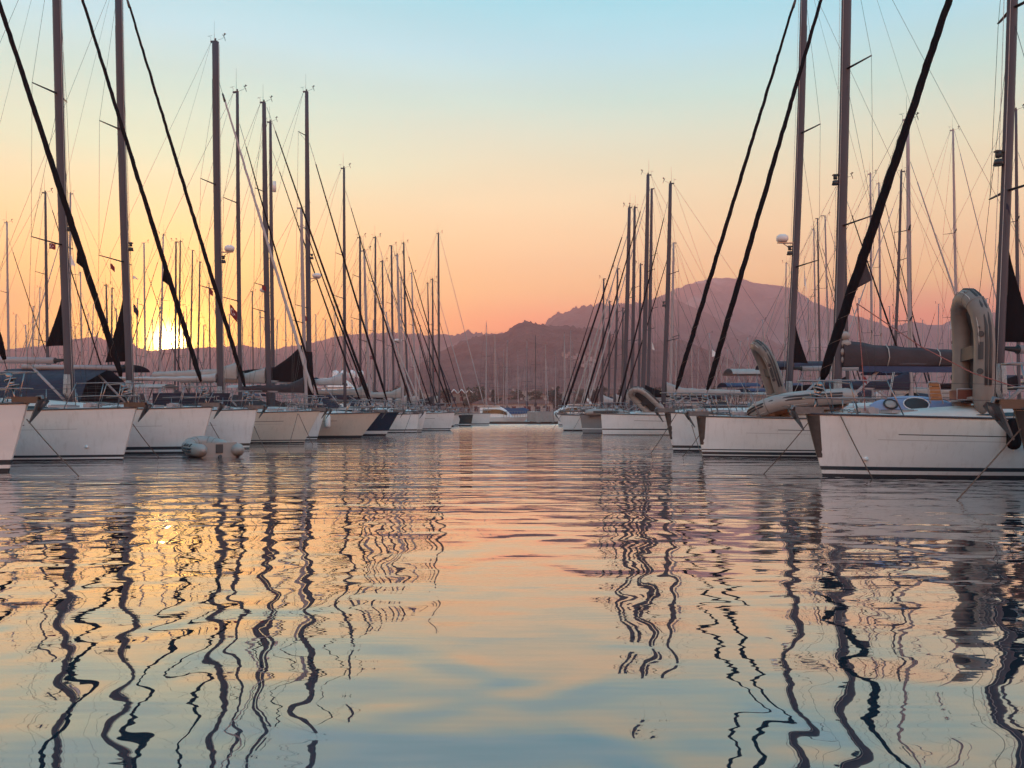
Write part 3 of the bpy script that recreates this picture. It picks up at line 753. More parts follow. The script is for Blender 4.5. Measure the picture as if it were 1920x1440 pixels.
# ---- left row, nearest first
photo_boat('L', 16.9, 13, 52, 757, 30, -420, (-470, -800), L=12, spr=[200, -200], bands=[(0,.07,2),(.14,.24,1)], genoa_r=.10, thruster=True, cove=False, boom=False, mast_w=.12, lod=0, anchor_k=1.25, teak_roller=True,
    label='white sailboat cut by the left edge, only its bow with teak roller and anchor showing', seed=1, stay_off=0)
photo_boat('L', 21.4, 228, 256, 765, 243, -80, (-118, -330), L=12, spr=[300, 0], bands=[(0,.03,2),(.07,.13,1)], genoa_r=.092, thruster=True, boom=False, mast_w=.11, cove_range=(.3,.80), anchor_k=1.15, teak_roller=True, clew=(.235,.22), antenna=True,
    label='white sailboat with plumb bow and two thin side lines, second from the left edge', seed=2)
photo_boat('L', 25.0, 372, 398, 764, 389, 132, (104, -140), L=12, spr=[460, 176], bands=[(0,.0501,2),(.11,.20,1)], genoa_r=.085, mast_w=.125, inmast=(36,560,648), boom_z=676, boom_r=.10, steam_z=425, cove_range=(.3,.80), anchor_k=1.1, E=4.2, clew=(.25,.24),
    label='white sailboat with thick mast and black mainsail clew, floating dinghy at its bow', seed=3)
photo_boat('L', 28.5, 466, 482, 768, 470, 246, (222, -34), L=11.5, spr=[492, 243], bands=[(0,.03,2),(.09,.17,1)], genoa_r=.085, mast_w=.125, inmast=(40,560,678), boom_z=690, boom_r=.09, steam_z=463, cove_range=(.3,.74), vang=True, E=4.0, awning=(CANVN, .8, 4.6, 2.7, 1.5),
    label='white sailboat with navy boom tent, next beyond the boat behind the dinghy', seed=4)
photo_boat('L', 33.8, 568, 600, 771, 597, 415, (404, 78), L=12, attach=.89, spr=[545, 347], bands=[(0,.045,2),(.09,.13,1)], genoa=CANVW, genoa_r=.075, mast_w=.135, boom_z=712, E=4.4, radar=470, radar_side=1, radar_r=.20, steam_z=487, sprayhood=CANVN, cover=CANVW, cover_h=.18, cover_front=.3, antenna=True, ant_h=.85,
    label='cream-sided sailboat with raked bow, white furled genoa and radar dome on a tall mast', hull=CREAM, seed=5, cove_range=(.2,.9))
photo_boat('L', 37.4, 593, 609, 772, 604, 451, (445, 173), L=11.5, attach=.90, spr=[565, 381], bands=[(0,.04,2),(.09,.16,1)], genoa_r=.07, mast_w=.105, boom_z=708, E=4.2, cover=CANVC, cover_h=.45, antenna=True, ant_h=1.1, lod=1, anchor=True, bimini=CANVN,
    label='sliver of white plumb bow between the cream raked boat and the fendered boat')
photo_boat('L', 41.0, 675, 713, 774, 702, 505, (495, 192), L=12.5, attach=.985, spr=[585, 537, 360], bands=[(0,.11,2)], genoa_r=.085, mast_w=.155, boom_z=716, E=4.6, cover=CANVC, cover_h=.5, hull=CREAM, lod=1, anchor=True, antenna=True, ant_h=.9, sprayhood=CANVC, radar=None, cove=True,
    label='cream sailboat with long overhanging bow, white fender hanging on its side')
photo_boat('L', 44.8, 722, 748, 773, 731, 581, (575, 172), L=12, attach=.84, spr=[578, 430, 255], bands=[(0,.07,2),(.10,.26,1)], white_bands=True, genoa_r=.085, mast_w=.15, boom_z=715, E=4.4, cover=CANVB, cover_h=.95, cover_front=2.2, cover_knee=.55, sleeve=660, hull=NAVY, lod=1, anchor=True, radar=520, radar_side=1, steam=True,
    label='navy blue sailboat with white waterline band and black peaked sail cover')
photo_boat('L', 49.0, 696, 701, 775, 682, 513, (507, 229), L=12, attach=.90, spr=[600, 430], genoa_r=.075, mast_w=.125, boom_z=716, cover=CANVC, radar=546, radar_side=-1, radar_r=.27, reflector=350, lod=1, antenna=True,
    label='sailboat hidden behind the navy hull, white cylinder reflector and wide radar dome on its mast')
photo_boat('L', 52.5, 781, 785, 776, 775, 647, (645, 316), L=11.5, attach=.91, spr=[560, 480], bands=[(0,.05,2),(.12,.2,1)], genoa_r=.075, mast_w=.11, boom_z=720, cover=CANVW, lod=1, anchor=True, antenna=True, ant_h=1.0, radar=None,
    label='white sailboat with near-vertical bow first beyond the navy hull')
photo_boat('L', 59.0, 786, 789, 777, 786, 676, (675, 446), L=11, spr=[600, 520], bands=[(0,.05,2),(.12,.2,1)], genoa=CANVW, genoa_r=.06, mast_w=.10, cover=CANVN, lod=1, stay_in=.3, label='white sailboat whose bow barely shows beyond the vertical-bowed one, white furled genoa')
photo_boat('L', 63.0, 799, 805, 777, 804, 702, (704, 446), L=11, spr=[622, 530], bands=[(0,.05,2),(.12,.2,1)], genoa=CANVW, genoa_r=.06, mast_w=.10, cover=CANVC, lod=1, label='white sailboat just before the narrow black hull, pale furled genoa')
photo_boat('L', 67.0, 803, 815, 777, 812, 722, (717, 491), L=11, spr=[640, 570], hull=BLACKH, bands=[(0,.05,2)], genoa_r=.07, mast_w=.10, cover=CANVB, lod=1, label='narrow slice of black-hulled sailboat between two white ones')
photo_boat('L', 71.0, 825, 829, 777, 825, 739, (734, 461), L=11, spr=[650, 570], bands=[(0,.06,2),(.12,.2,1)], genoa_r=.08, mast_w=.11, cover=CANVW, lod=1, radar=640, radar_r=.35, label='white sailboat right beyond the narrow black hull, dome on its mast')
photo_boat('L', 75.5, 850, 861, 778, 851, 766, (757, 456), L=12, spr=[640, 560], bands=[(0,.13,2)], genoa_r=.095, mast_w=.11, cover=CANVC, lod=1, label='raked white sailboat with thick black furled genoa before the wide black hull')
photo_boat('L', 80.5, 883, 887, 778, 893, 813, (811, 524), L=12, spr=[680, 610], hull=BLACKH, bands=[(0,.05,2),(.12,.2,1)], white_bands=True, genoa=CANVW, genoa_r=.06, mast_w=.10, cover=CANVG, lod=1, label='wide black-hulled sailboat second from the open end of its row')
photo_boat('L', 85.0, 917, 920, 775, 911, 824, (822, 438), L=13, spr=[620, 530], bands=[(0,.03,2),(.12,.2,1)], genoa_r=.055, genoa=CANVW, mast_w=.12, cover=CANVC, lod=1, label='tall-masted white sailboat at the open end of the row, last before the gap')
# ---- right row
photo_boat('R', 11.6, 1950, 1904, 768, 1925, 2300, (2420, -900), L=12, yaw=4, genoa_r=.09, boom=False, anchor_k=1.3, teak_roller=True, bow_plate=.25,
    label='sailboat beyond the right edge, only its anchor, teak roller and pulpit reaching in', seed=21)
r1 = photo_boat('R', 15.8, 1545, 1513, 777, 1524, 1868, (1909, -480), L=10.8, B=3.3, attach=.90, spr=[358, 14], bands=[(0,.045,2),(.115,.185,1)], genoa_r=.112, genoa=CANVB, mast_w=.095, track=True, inmast=(66,470,641), boom_z=655, steam_z=297, bow_plate=.18, cove_range=(.1,.88), thruster=True, anchor=True, anchor_k=1.0, clew=(.205,.34), clew_mat=CANVG, cabin_fwd=2.2, cabin_h=.34,
    label='largest white sailboat, blue kayak, fender and upright inflatable on its side deck', seed=22, yaw=8, rail=ALU)
photo_boat('R', 22.9, 1318, 1307, 781, 1314, 1566, (1589, -140), L=12, B=3.6, spr=[424, 130], bands=[(0,.04,2),(.065,.14,1),(.18,.21,1)], genoa_r=.095, mast_w=.125, boom_z=683, boom_mat=ALU, cover=CANVG, cover_h=.62, cover_front=.72, cover_seams=[.35,.7], undercloth=BLUEC, flaked=True, E=4.6, bow_plate=.20, cove_range=(.1,.84),
    label='white sailboat with grey sail bag and blue strip, overturned inflatable on its foredeck', seed=23, yaw=7)
photo_boat('R', 26.6, 1263, 1247, 774, 1257, 1476, (1508, -35), L=11.5, B=3.4, spr=[501, 250], bands=[(0,.04,2),(.09,.17,1)], genoa_r=.09, mast_w=.11, inmast=(28,610,680), boom_z=691, radar=452, radar_side=1, radar_r=.19, steam_z=470, bow_plate=.15, cove=False,
    label='white sailboat with radar dome on mast and grey-sided dinghy leaning on it', seed=24, yaw=7)
photo_boat('R', 46.5, 1130, 1127, 776, 1155, 1243, (1257, 344), L=12.5, B=3.8, spr=[640, 515], bands=[(.0,.04,3),(.28,.345,1)], attach=.92, genoa_r=.075, mast_w=.14, cover=CANVC, lod=1, full=1.6, steam=True,
    label='long low white sailboat with blunt bow and one dark band, small dinghy tilted on deck')
photo_boat('R', 50.8, 1093, 1087, 777, 1078, 1204, (1215, 328), L=12, spr=[620, 510], hull=GREYH, bands=[(0,.03,2),(.24,.3,1)], white_bands=True, attach=.92, genoa_r=.08, mast_w=.15, cover=CANVB, lod=1, label='grey-hulled sailboat with white stripe')
photo_boat('R', 57.2, 1057, 1051, 778, 1056, 1168, (1180, 389), L=12, spr=[640, 560], bands=[(0,.1,2)], attach=.93, genoa_r=.11, mast_w=.16, cover=CANVC, lod=1, anchor=True, anchor_k=1.4, label='white sailboat at the open end of its row, cluttered bow with dark anchor')
photo_boat('R', 61.7, 1072, 1068, 778, 1071, 1183, (1190, 389), L=12, spr=[640, 540], attach=.95, genoa=CANVC, genoa_r=.09, mast_w=.14, cover=CANVW, lod=1, label='sailboat just behind the open-end one, brownish furled genoa')
photo_boat('R', 66, 1098, 1094, 778, 1098, 1214, (1222, 354), L=12.5, spr=[580, 480], genoa=CANVW, genoa_r=.08, mast_w=.15, cover=CANVN, lod=1, label='sailboat behind the grey hull, pale furled genoa and second tallest mast of its cluster')
for i, (Y, st_, mp_, tp, g_, lb) in enumerate([(70.5, 1110, 1196, (1201, 496), CANVB, 'sailboat with dark genoa hidden behind the grey hull, medium mast'), (75, 1090, 1151, (1158, 504), CANVW, 'sailboat with pale genoa hidden behind the cluttered bow, short mast'),
        (79.5, 1050, 1128, (1132, 523), CANVB, 'sailboat whose mast stands outermost toward the gap, dark genoa'), (84, 1085, 1141, (1143, 566), CANVC, 'sailboat with lowest mast beside the outermost one'), (88.5, 1105, 1166, (1168, 578), CANVB, 'last sailboat of its row, short mast behind the crossing stays')]):
    photo_boat('R', Y, st_-3, st_-5, 776, st_, mp_, tp, L=11, spr=[lerp(tp[1], 776, .6), lerp(tp[1], 776, .3)], genoa=g_, genoa_r=.075, mast_w=.12, cover=[CANVN, CANVC, CANVW][i % 3], lod=1, label=lb)

# ---- background rows: masts located from the photograph, mooring depth from mast height
def rect_of(cx, cy, hd, L, B):
    return (cx, cy, math.cos(hd), math.sin(hd), L/2, B/2)
def overlap(a, b):
    for r in (a, b):
        for ux, uy in ((r[2], r[3]), (-r[3], r[2])):
            d = abs((b[0]-a[0])*ux + (b[1]-a[1])*uy)
            ea = a[4]*abs(a[2]*ux+a[3]*uy) + a[5]*abs(-a[3]*ux+a[2]*uy)
            eb = b[4]*abs(b[2]*ux+b[3]*uy) + b[5]*abs(-b[3]*ux+b[2]*uy)
            if d > ea+eb: return False
    return True
RECTS = []
for p in MAINS:
    hd = p['heading']; RECTS.append(rect_of(p['bow'][0]-math.cos(hd)*p['L']/2, p['bow'][1]-math.sin(hd)*p['L']/2, hd, p['L'], p['B']))
PONT = [((-24.2,6),(-18.6,94)),((20.4,6),(20.4,96))]
for (a_, c_) in PONT:
    hd = math.atan2(c_[1]-a_[1], c_[0]-a_[0]); RECTS.append(rect_of((a_[0]+c_[0])/2, (a_[1]+c_[1])/2, hd, math.dist(a_, c_), 1.6))
RECTS.append(rect_of(4, 97.6, 0, 22, 1.6)); RECTS.append(rect_of(-17.6, 103, 0, 15, 5)); RECTS.append(rect_of(6.5, 102, 0, 9, 3.2)); RECTS.append(rect_of(-1.3, 101.5, 0, 6.5, 2.6))
ORD = ['first','second','third','fourth','fifth','sixth','seventh','eighth','ninth','tenth','eleventh','twelfth','thirteenth','fourteenth','fifteenth','sixteenth','seventeenth','eighteenth','nineteenth','twentieth','twenty-first','twenty-second','twenty-third','twenty-fourth','twenty-fifth','twenty-sixth','twenty-seventh','twenty-eighth','twenty-ninth','thirtieth','thirty-first','thirty-second','thirty-third','thirty-fourth','thirty-fifth','thirty-sixth']
PLACED = []
def bg_boat(xt, yt, f, Hr=(11, 18.5), lod=1, label='', group=None, heading=None, Lr=(9.5, 12.5), **k):
    rnd = random.Random(int(xt*7+yt)); best = None
    for n in range(160):
        Hm = rnd.uniform(*Hr); Y = F0*(Hm-HCAM)/(HY-yt); X = wx(xt, Y)
        L = max(Lr[0], min(Lr[1], Hm*.78)); B = L*.3
        hd = (0 if f > 0 else PI) + R(rnd.uniform(-5, 5)) if heading is None else heading
        J = L*.37; lean = rnd.uniform(.1, .6)
        cx = X + math.cos(hd)*(J-L/2+lean); cy = Y + math.sin(hd)*(J-L/2+lean)
        rc = rect_of(cx, cy, hd, L, B+.25)
        n_ = sum(overlap(rc, q) for q in RECTS)
        if best is None or n_ < best[0]: best = (n_, Hm, X, Y, L, B, hd, J, lean, cx, cy, rc)
        if n_ == 0: break
    n_, Hm, X, Y, L, B, hd, J, lean, cx, cy, rc = best
    if n_: print('overlap', xt, yt, n_)
    RECTS.append(rc)
    covs = [CANVC, CANVW, CANVN, CANVB, CANVG, CANVC]; gens = [CANVB, CANVB, CANVW, CANVN, CANVC]
    p = dict(bow=(cx+math.cos(hd)*L/2, cy+math.sin(hd)*L/2), heading=hd, L=L, B=B, F=rnd.uniform(1.05, 1.4), rake=rnd.choice([.3, .5, 1.1]), J=J, H=Hm, lean=lean,
        spr=[Hm*.38, Hm*.66] if Hm > 12.5 else [Hm*.5], genoa=rnd.choice(gens), genoa_r=.07, mast_w=.10, cover=rnd.choice(covs), attach=rnd.choice([.86, .92, 1.0]), lod=lod, label=label, group=group,
        bimini=rnd.choice([None, CANVN, CANVC, BLUEC]) if lod == 1 else None, sprayhood=rnd.choice([CANVN, CANVC, CANVG, None]), seed=int(xt), cove=lod < 2, mast_mat=rnd.choice([ALU, ALUW]) if lod < 2 else ALUW)  # far masts get the pale paint to stand in for light on them
    p.update(k); PLACED.append((xt, yt, Y)); return sailboat(p)
left_bg = [(13,418,1),(85,362,1),(132,364,-1),(75,540,-1),(151,512,1),(199,535,1),(210,541,-1),(218,580,1),(270,456,1),(306,441,-1),(330,454,-1),(338,453,-1),(361,470,-1),(375,492,-1),(392,532,1),(565,391,1)]
spec_l = {473: None}
for i, (x, y, f) in enumerate(left_bg):
    bg_boat(x, y, f, label='sailboat behind the sunset-side row, its mast top %s counting inward from the frame edge' % ORD[i], group='sailboats moored behind the sunset-side row')
bg_boat(473, 547, 1, label='sailboat with dark brown mast rising alone just right of the sun', group='sailboats moored behind the sunset-side row', mast_mat=ALUD)
for i, (x, y, f) in enumerate([(683,471,1),(745,479,1),(752,521,1),(772,513,1),(802,531,1)]):
    bg_boat(x, y, f, label='sailboat behind the far sunset-side bows, %s mast of the half-hidden ones' % ORD[i], group='sailboats moored behind the sunset-side row')
right_bg = [(1263,456,-1),(1474,494,-1),(1526,430,1),(1533,410,1),(1547,405,1),(1582,336,1),(1632,327,1),(1648,345,1),(1690,322,-1),(1702,226,1),(1787,245,1),(1905,207,1)]
for i, (x, y, f) in enumerate(right_bg):
    bg_boat(x, y, f, label='sailboat in the rows behind the largest hull, %s mast top from the gap outward' % ORD[i], group='sailboats moored behind the largest hull', radar=(2.9 + (i % 3)*.6 if i in (7, 9, 10) else None), radar_r=.2,
            Hr=(12, 20))
# far pontoons
far_c = [(912,605,90),(928,626,80),(944,655,85),(951,638,95),(971,665,88),(983,686,92),(988,640,90),(1023,646,85),(1042,661,95),(1058,626,88),(1070,618,92),(1074,640,90),(1096,640,85),(1106,622,95),(1123,650,90)]
for i, (x, y, h) in enumerate(far_c):
    bg_boat(x, y, 1, Hr=(11, 17), heading=R(-h), lod=2, label='far sailboat moored end-on before the waterfront houses, %s mast from the sunset side' % ORD[i], group='far sailboats in the gap between the rows', Lr=(9, 12), sprayhood=None)
bg_boat(1004, 630, 1, Hr=(13.2, 13.8), heading=R(-90), lod=2, label='far sailboat with black mast, its bow wrapped in a white cloth awning', group='far sailboats in the gap between the rows', mast_mat=BLACKF, stay=False, Lr=(11, 12), sprayhood=None)
far_r = [(1268,640),(1296,628),(1310,655),(1330,625),(1352,636),(1376,655),(1388,640),(1402,632),(1420,660),(1440,642),(1460,655),(1500,600),(1560,620),(1610,560),(1668,575),(1730,600),(1760,570),(1345,662),(1364,655),(1430,600),(1515,560),(1537,590),(1575,600),(1594,640),(1627,600),(1652,625),(1681,600),(1706,585),(1745,640),(1778,610),(1812,560),(1830,600),(1850,560)]
for i, (x, y) in enumerate(sorted(far_r)):
    bg_boat(x, y, 1 if i % 2 else -1, Hr=(11, 18), lod=2, label='small far sailboat beyond the right-hand rows, %s mast from the gap outward' % ORD[i], group='far sailboats beyond the rows facing the sunset', sprayhood=None)
far_l = [(30,590),(48,610),(110,600),(141,612),(165,590),(182,610),(235,600),(258,560),(286,600),(350,575),(430,590),(520,600),(535,560),(610,600),(628,575),(660,600),(62,575),(95,625),(126,590),(175,570),(222,612),(300,560),(322,600),(345,585),(382,610),(455,600),(488,585),(548,615),(592,590),(642,610),(700,600),(725,585),(788,610)]
for i, (x, y) in enumerate(sorted(far_l)):
    bg_boat(x, y, 1 if i % 2 else -1, Hr=(11, 18), lod=2, label='small far sailboat toward the sunset, %s mast from the left edge' % ORD[i], group='far sailboats toward the sunset', sprayhood=None)

# ------------------------------------------------------------------ pontoons
for (a_, c_), lb in zip(PONT, ('long wooden pontoon behind the sterns of the sunset-side row', 'long wooden pontoon behind the sterns of the row with the largest hull')):
    hd = math.atan2(c_[1]-a_[1], c_[0]-a_[0]); Lp = math.dist(a_, c_)
    r = empty('pontoon', ((a_[0]+c_[0])/2, (a_[1]+c_[1])/2, 0), hd, lb, 'pontoon')
    b = MB(); b.box(-Lp/2, Lp/2, -.7, .7, .38, .46); b.build('walkway', TEAK, r)
    b = MB()
    for i in range(int(Lp/4)): b.box(-Lp/2+4*i+.5, -Lp/2+4*i+3, -.6, .6, -.3, .375)
    b.build('float', mat('concrete_float', (.22,.21,.20), .9), r)
r = empty('pontoon', (4, 97.6, 0), 0, 'low dark pontoon across the far end of the fairway', 'pontoon')
b = MB(); b.box(-11, 11, -.8, .8, .18, .26); b.build('walkway', TEAK, r)
b = MB(); b.box(-10.9, 10.9, -.72, .72, -.3, .175); b.build('float', STRIPE, r)

# ------------------------------------------------------------------ inflatable dinghies
def dinghy(name, M, L=2.4, W=1.35, rt=.18, label='', cat='inflatable dinghy', floor=RUBBER, inner=RUBD, marks=True, stripe=RUBD, skin=None):
    """local: bow +x, z up (cockpit opens up)"""
    root = empty(name, (0,0,0), 0, label, cat); root.matrix_world = M
    hw = W/2 - rt; pts = []; xs = L/2 - hw*1.25
    path = [(-L/2, -hw*.98), (-L/2+.25, -hw), (0, -hw), (xs*.7, -hw*.98)]
    for k in range(1, 8):
        a = -PI/2 + PI*k/8; path.append((xs*.75 + hw*1.45*math.cos(a)**.8, hw*.97*math.sin(a)))
    path += [(x, -y) for x, y in path[:4]][::-1]
    lift = lambda x: .16*max(0, x/(L/2))**2
    P = [Vector((x, y, rt + lift(x))) for x, y in path]
    P = [P[0]+Vector((-.26,0,.02)), P[0]+Vector((-.16,0,.01))] + P + [P[-1]+Vector((-.16,0,.01)), P[-1]+Vector((-.26,0,.02))]
    rs = [.03, rt*.72] + [rt]*(len(P)-4) + [rt*.72, .03]
    # smooth by subdivision
    Q, q = [], []
    for i in range(len(P)-1):
        for t in (0, .5):
            Q.append(P[i].lerp(P[i+1], t)); q.append(lerp(rs[i], rs[i+1], t))
    Q.append(P[-1]); q.append(rs[-1])
    b = MB(); b.tube(Q, q, 16); tb = b.build('inflated_tube', skin or RUBBER, root)
    b = MB()
    for dz in (-.035, .035):
        for seg_ in (Q[6:-6],):
            out = []
            for i, v in enumerate(seg_):
                c = Vector((v.x - xs*.3 if v.x > xs*.3 else 0, v.y, 0)); c = c.normalized() if c.length else Vector((0,1,0))
                out.append(v + c*(rt-.008) + Vector((0,0,dz)))
            b.tube(out, .030, 8)
    b.build('rubbing_strake', stripe, root)
    b = MB(); b.box(-L/2+.02, xs*.9, -hw, hw, rt*.55, rt*.62); rows = [[(xs*.9, -hw, rt*.58), (xs*.9, hw, rt*.58)], [(L/2-.25, -.1, rt+.1), (L/2-.25, .1, rt+.1)]]; b.grid(rows, 0, False)
    b.build('floor', inner, root)
    b = MB(); rows = []
    for i in range(9):
        x = lerp(-L/2+.02, L/2-.2, i/8); w = hw*(1 if x < xs*.7 else max(.15, 1-(x-xs*.7)/(L/2-xs*.7)))
        rows.append([(x, -w, rt*.45+lift(x)), (x, 0, -.06*(1-i/8)+lift(x)), (x, w, rt*.45+lift(x))])
    b.grid(rows, 0, True); b.build('keel_panel', floor, root)
    b = MB(); b.box(-L/2+.0, -L/2+.05, -hw+.04, hw-.04, -.02, rt*2.15); b.build('transom', mat('dinghy_transom', (.27,.25,.24), .5), root)
    b = MB(); b.box(-L/2-.03, -L/2+.0, -.09, .09, rt*.6, rt*1.9); b.tube([(-L/2-.03,0,.0),(-L/2-.10,0,.02)], .05, 8); b.build('transom_plate', RUBD, root)
    b = MB(); b.box(-.2, .05, -hw, hw, rt*1.45, rt*1.55); b.build('thwart', RUBD, root)
    b = MB(); gl_ = []
    for i, v in enumerate(Q[8:-8]):
        c = Vector((v.x - xs*.3 if v.x > xs*.3 else 0, v.y, 0)); c = c.normalized() if c.length else Vector((0,1,0))
        gl_.append(v + (c*.62 + Vector((0,0,.80)))*(rt+.012-.006*abs((i % 4)-2)))
    b.tube(gl_, .008, 5); b.build('grab_line', ROPEW, root)
    for i in range(2, len(gl_), 6):
        b = MB(); v = gl_[i]; b.ellipsoid((v.x, v.y, v.z-.012), .03, .03, .014, 0, 8, 4); b.build('line_patch', RUBD, root)
    for k in (14, len(Q)-15, len(Q)//2-2, len(Q)//2+2):
        t_ = (Q[k+1]-Q[k-1]).normalized(); b = MB(); b.tube([Q[k]-t_*.012, Q[k]+t_*.012], [rt+.003]*2, 16); b.build('tube_seam', mat('seam_tape', (.17,.15,.14), .6), root)
    if marks:
        for sd in (-1, 1):
            for x in (-L/2+.5, xs*.5):
                b = MB(); c = Vector((x, sd*(hw+rt*.72), rt+rt*.72)); n_ = Vector((0, sd*.7, .7)).normalized()
                b.tube([c - n_*.01, c + n_*.012], [.055, .055], 12); b.build('valve', RUBD, root)
            b = MB(); c = Vector((-.1, sd*(hw+rt*.72), rt+rt*.70)); n_ = Vector((0, sd*.7, .7)).normalized(); tng = n_.cross(Vector((1,0,0)))
            vs = [c + Vector((dx,0,0)) + tng*dy*.045 + n_*.010*(1.3-abs(dy)) for dx in (-.16, .16) for dy in (-1, 0, 1)]
            b.add(vs, [(0,1,4,3), (1,2,5,4)], 0, False); b.build('carry_handle', RUBD, root)
    return root
def frame(o, xdir, zdir):
    x = Vector(xdir).normalized(); z = Vector(zdir); z = (z - x*z.dot(x)).normalized(); y = z.cross(x)
    M = Matrix.Identity(4)
    for i in range(3): M[i][0] = x[i]; M[i][1] = y[i]; M[i][2] = z[i]; M[i][3] = o[i]
    return M
dinghy('inflatable_dinghy', frame(at(397, 775, 23.6)*Vector((1,1,0)) if False else Vector((wx(394, 23.5), 23.5, .0)), (-.55, .83, 0), (0,0,1)), L=1.9, W=1.35, rt=.18, label='pale inflatable dinghy floating at a bow, its two rounded tube ends toward the viewer')
dinghy('inflatable_dinghy', frame(at(1843, 656, 16.0), (.05,.05,1), (-.96,.08,.1)), L=1.95, W=1.25, rt=.175, skin=RUBG, floor=RUBG, label='grey inflatable dinghy standing upright on its transom against a mast')
dinghy('inflatable_dinghy', frame(at(1492, 742, 23.0), (-1,-.10,-.06), (.05,-.25,-1)), L=2.4, W=1.4, rt=.21, label='overturned pale inflatable dinghy lying across a foredeck behind the pulpit', marks=False)
dinghy('inflatable_dinghy', frame(at(1452, 690, 26.9), (-.30,0,1), (-1,0,0)), L=1.65, W=1.2, rt=.17, skin=RUBG, floor=RUBG, label='slim grey inflatable dinghy leaning on a mast with its dark inside showing', inner=RUBD)
dinghy('inflatable_dinghy', frame(at(1211, 748, 46.6), (-.75,0,.72), (-.5,-.7,-.5)), L=1.75, W=1.2, rt=.17, label='small white inflatable tilted bow-up on the long low boat', marks=False)
dinghy('inflatable_dinghy', frame(at(1140, 768, 50.6), (1,-.05,.03), (0,-.1,-1)), L=2.3, W=1.3, rt=.19, label='overturned white dinghy on the deck of the grey hull', marks=False)

# ------------------------------------------------------------------ kayak, fenders, deck frames of the largest boat
def local_to_world(root, v):
    hd = root.rotation_euler.z; c, s_ = math.cos(hd), math.sin(hd)
    return Vector((root.location.x + c*v[0] - s_*v[1], root.location.y + s_*v[0] + c*v[1], v[2]))
R1root, R1, R1p, R1T = r1
kr = empty('kayak', (0,0,0), 0, 'blue plastic kayak lying on its side on the largest sailboat', 'kayak')
kr.matrix_world = frame(Vector((wx(1706, 16.5), 16.5, 1.30)), (1, .02, .0), (-.05, -.85, .5)) @ Matrix.Scale(.78, 4)
b = MB(); rows = []
for i in range(17):
    u = i/16; x = lerp(-1.0, 1.15, u); w = .30*math.sin(PI*min(1, max(0, u*.98+.01)))**.6; h = .10*math.sin(PI*(u*.98+.01))**.5
    rows.append([(x, w*math.cos(a*2*PI/14), h*math.sin(a*2*PI/14)) for a in range(15)])
b.grid(rows, 0, True); b.build('kayak_hull', KAYB, kr)
b = MB(); b.tube([(-.52+.17*math.cos(a*PI/10), .13*math.sin(a*PI/10), .105) for a in range(21)], .018, 6); b.build('hatch_rim', RUBD, kr)
b = MB(); b.ellipsoid((-.52, 0, .095), .15, .115, .025, 0, 14, 6); b.build('hatch_cover', RUBBER, kr)
b = MB(); b.ellipsoid((.12, 0, .095), .30, .17, .02, 0, 16, 6); b.build('cockpit_opening', RUBD, kr)
b = MB(); b.tube([(.12+.32*math.cos(a*PI/12), .185*math.sin(a*PI/12), .105) for a in range(25)], .014, 6); b.build('cockpit_rim', WHITE, kr)

def fender(c, r, h, m, label):
    rt_ = empty('fender', c, 0, label, 'fender')
    b = MB(); b.tube([(0,0,-h/2), (0,0,-h/2+r*.25), (0,0,-h/2+r*.8), (0,0,h/2-r*.8), (0,0,h/2-r*.25), (0,0,h/2)], [r*.35, r*.75, r, r, r*.75, r*.35], 14); b.build('fender_body', m, rt_)
    b = MB(); b.tube([(0,0,h/2-.02), (.01,0,h/2+.28)], .008, 5); b.build('fender_rope', ROPE, rt_)
    b = MB(); b.tube([(0,0,-h/2-.04), (0,0,-h/2+.02)], .022, 6); b.build('fender_eye', WHITE, rt_)
def side_pt(info, root, px, z, out=.1, Tf=None):
    best = None
    for i in range(200):
        x = info['L']/2 - i*.04; s_ = (x+info['L']/2)/info['L']
        if s_ < 0: break
        xx, y, zz = info['pt'](min(1, s_), 0, z); w = local_to_world(root, (xx, info['near']*(y+out), z)); p_ = 960+F0*w.x/w.y
        if best is None or abs(p_-px) < best[0]: best = (abs(p_-px), w)
    return best[1]
fender(side_pt(R1, R1root, 1899, .80, .12), .115, .54, CANVB, 'black cloth-covered fender hanging on the largest white hull')
def find(sub):
    for o in bpy.data.objects:
        if not o.parent and sub in o.get('label', ''): return o
# white fender of the overhanging boat
p6 = MAINS[6]; bdf, shf, ptf = hull_shape(p6); hd6 = p6['heading']
r6 = find('long overhanging bow')
fender(side_pt(dict(L=p6['L'], pt=ptf, near=-1), r6, 615, .80, .16), .13, .62, WHITE, 'white cylindrical fender hanging on the overhanging cream bow')
# seat back frame and hatch lid standing on the largest boat's coach roof
def deck_item(px, py, Y): return at(px, py, Y)
fr = empty('folding_seat', deck_item(1756, 757, 15.6), 0, 'varnished slatted folding seat with white tube frame on the coach roof', 'seat')
b = MB(); b.tube([(-.11,0,0), (-.17,0,.36), (-.14,0,.40), (.02,0,.40), (.05,0,.36), (.12,0,0)], .012, 6); b.build('seat_frame', ALUW, fr)
b = MB()
for k in range(5): z = .06+.065*k; b.box(-.125-.008*k+.02, .075-.008*k+.02, -.008, .008, z, z+.055)
b.build('slat', ORANGE, fr)
fr = empty('fishing_crate', deck_item(1812, 750, 15.9), 0, 'brown crate with a white rim under the upright inflatable', 'crate')
b = MB(); b.box(-.24, .24, -.15, .15, .0, .18); b.build('crate_body', mat('red_brown_plastic', (.12,.035,.025), .5), fr)
b = MB(); b.tube([(-.26,-.165,.0), (-.26,-.165,.20), (.26,-.165,.20), (.26,-.165,.0), (-.26,-.165,.0)], .012, 6); b.build('crate_rim', ALUW, fr)

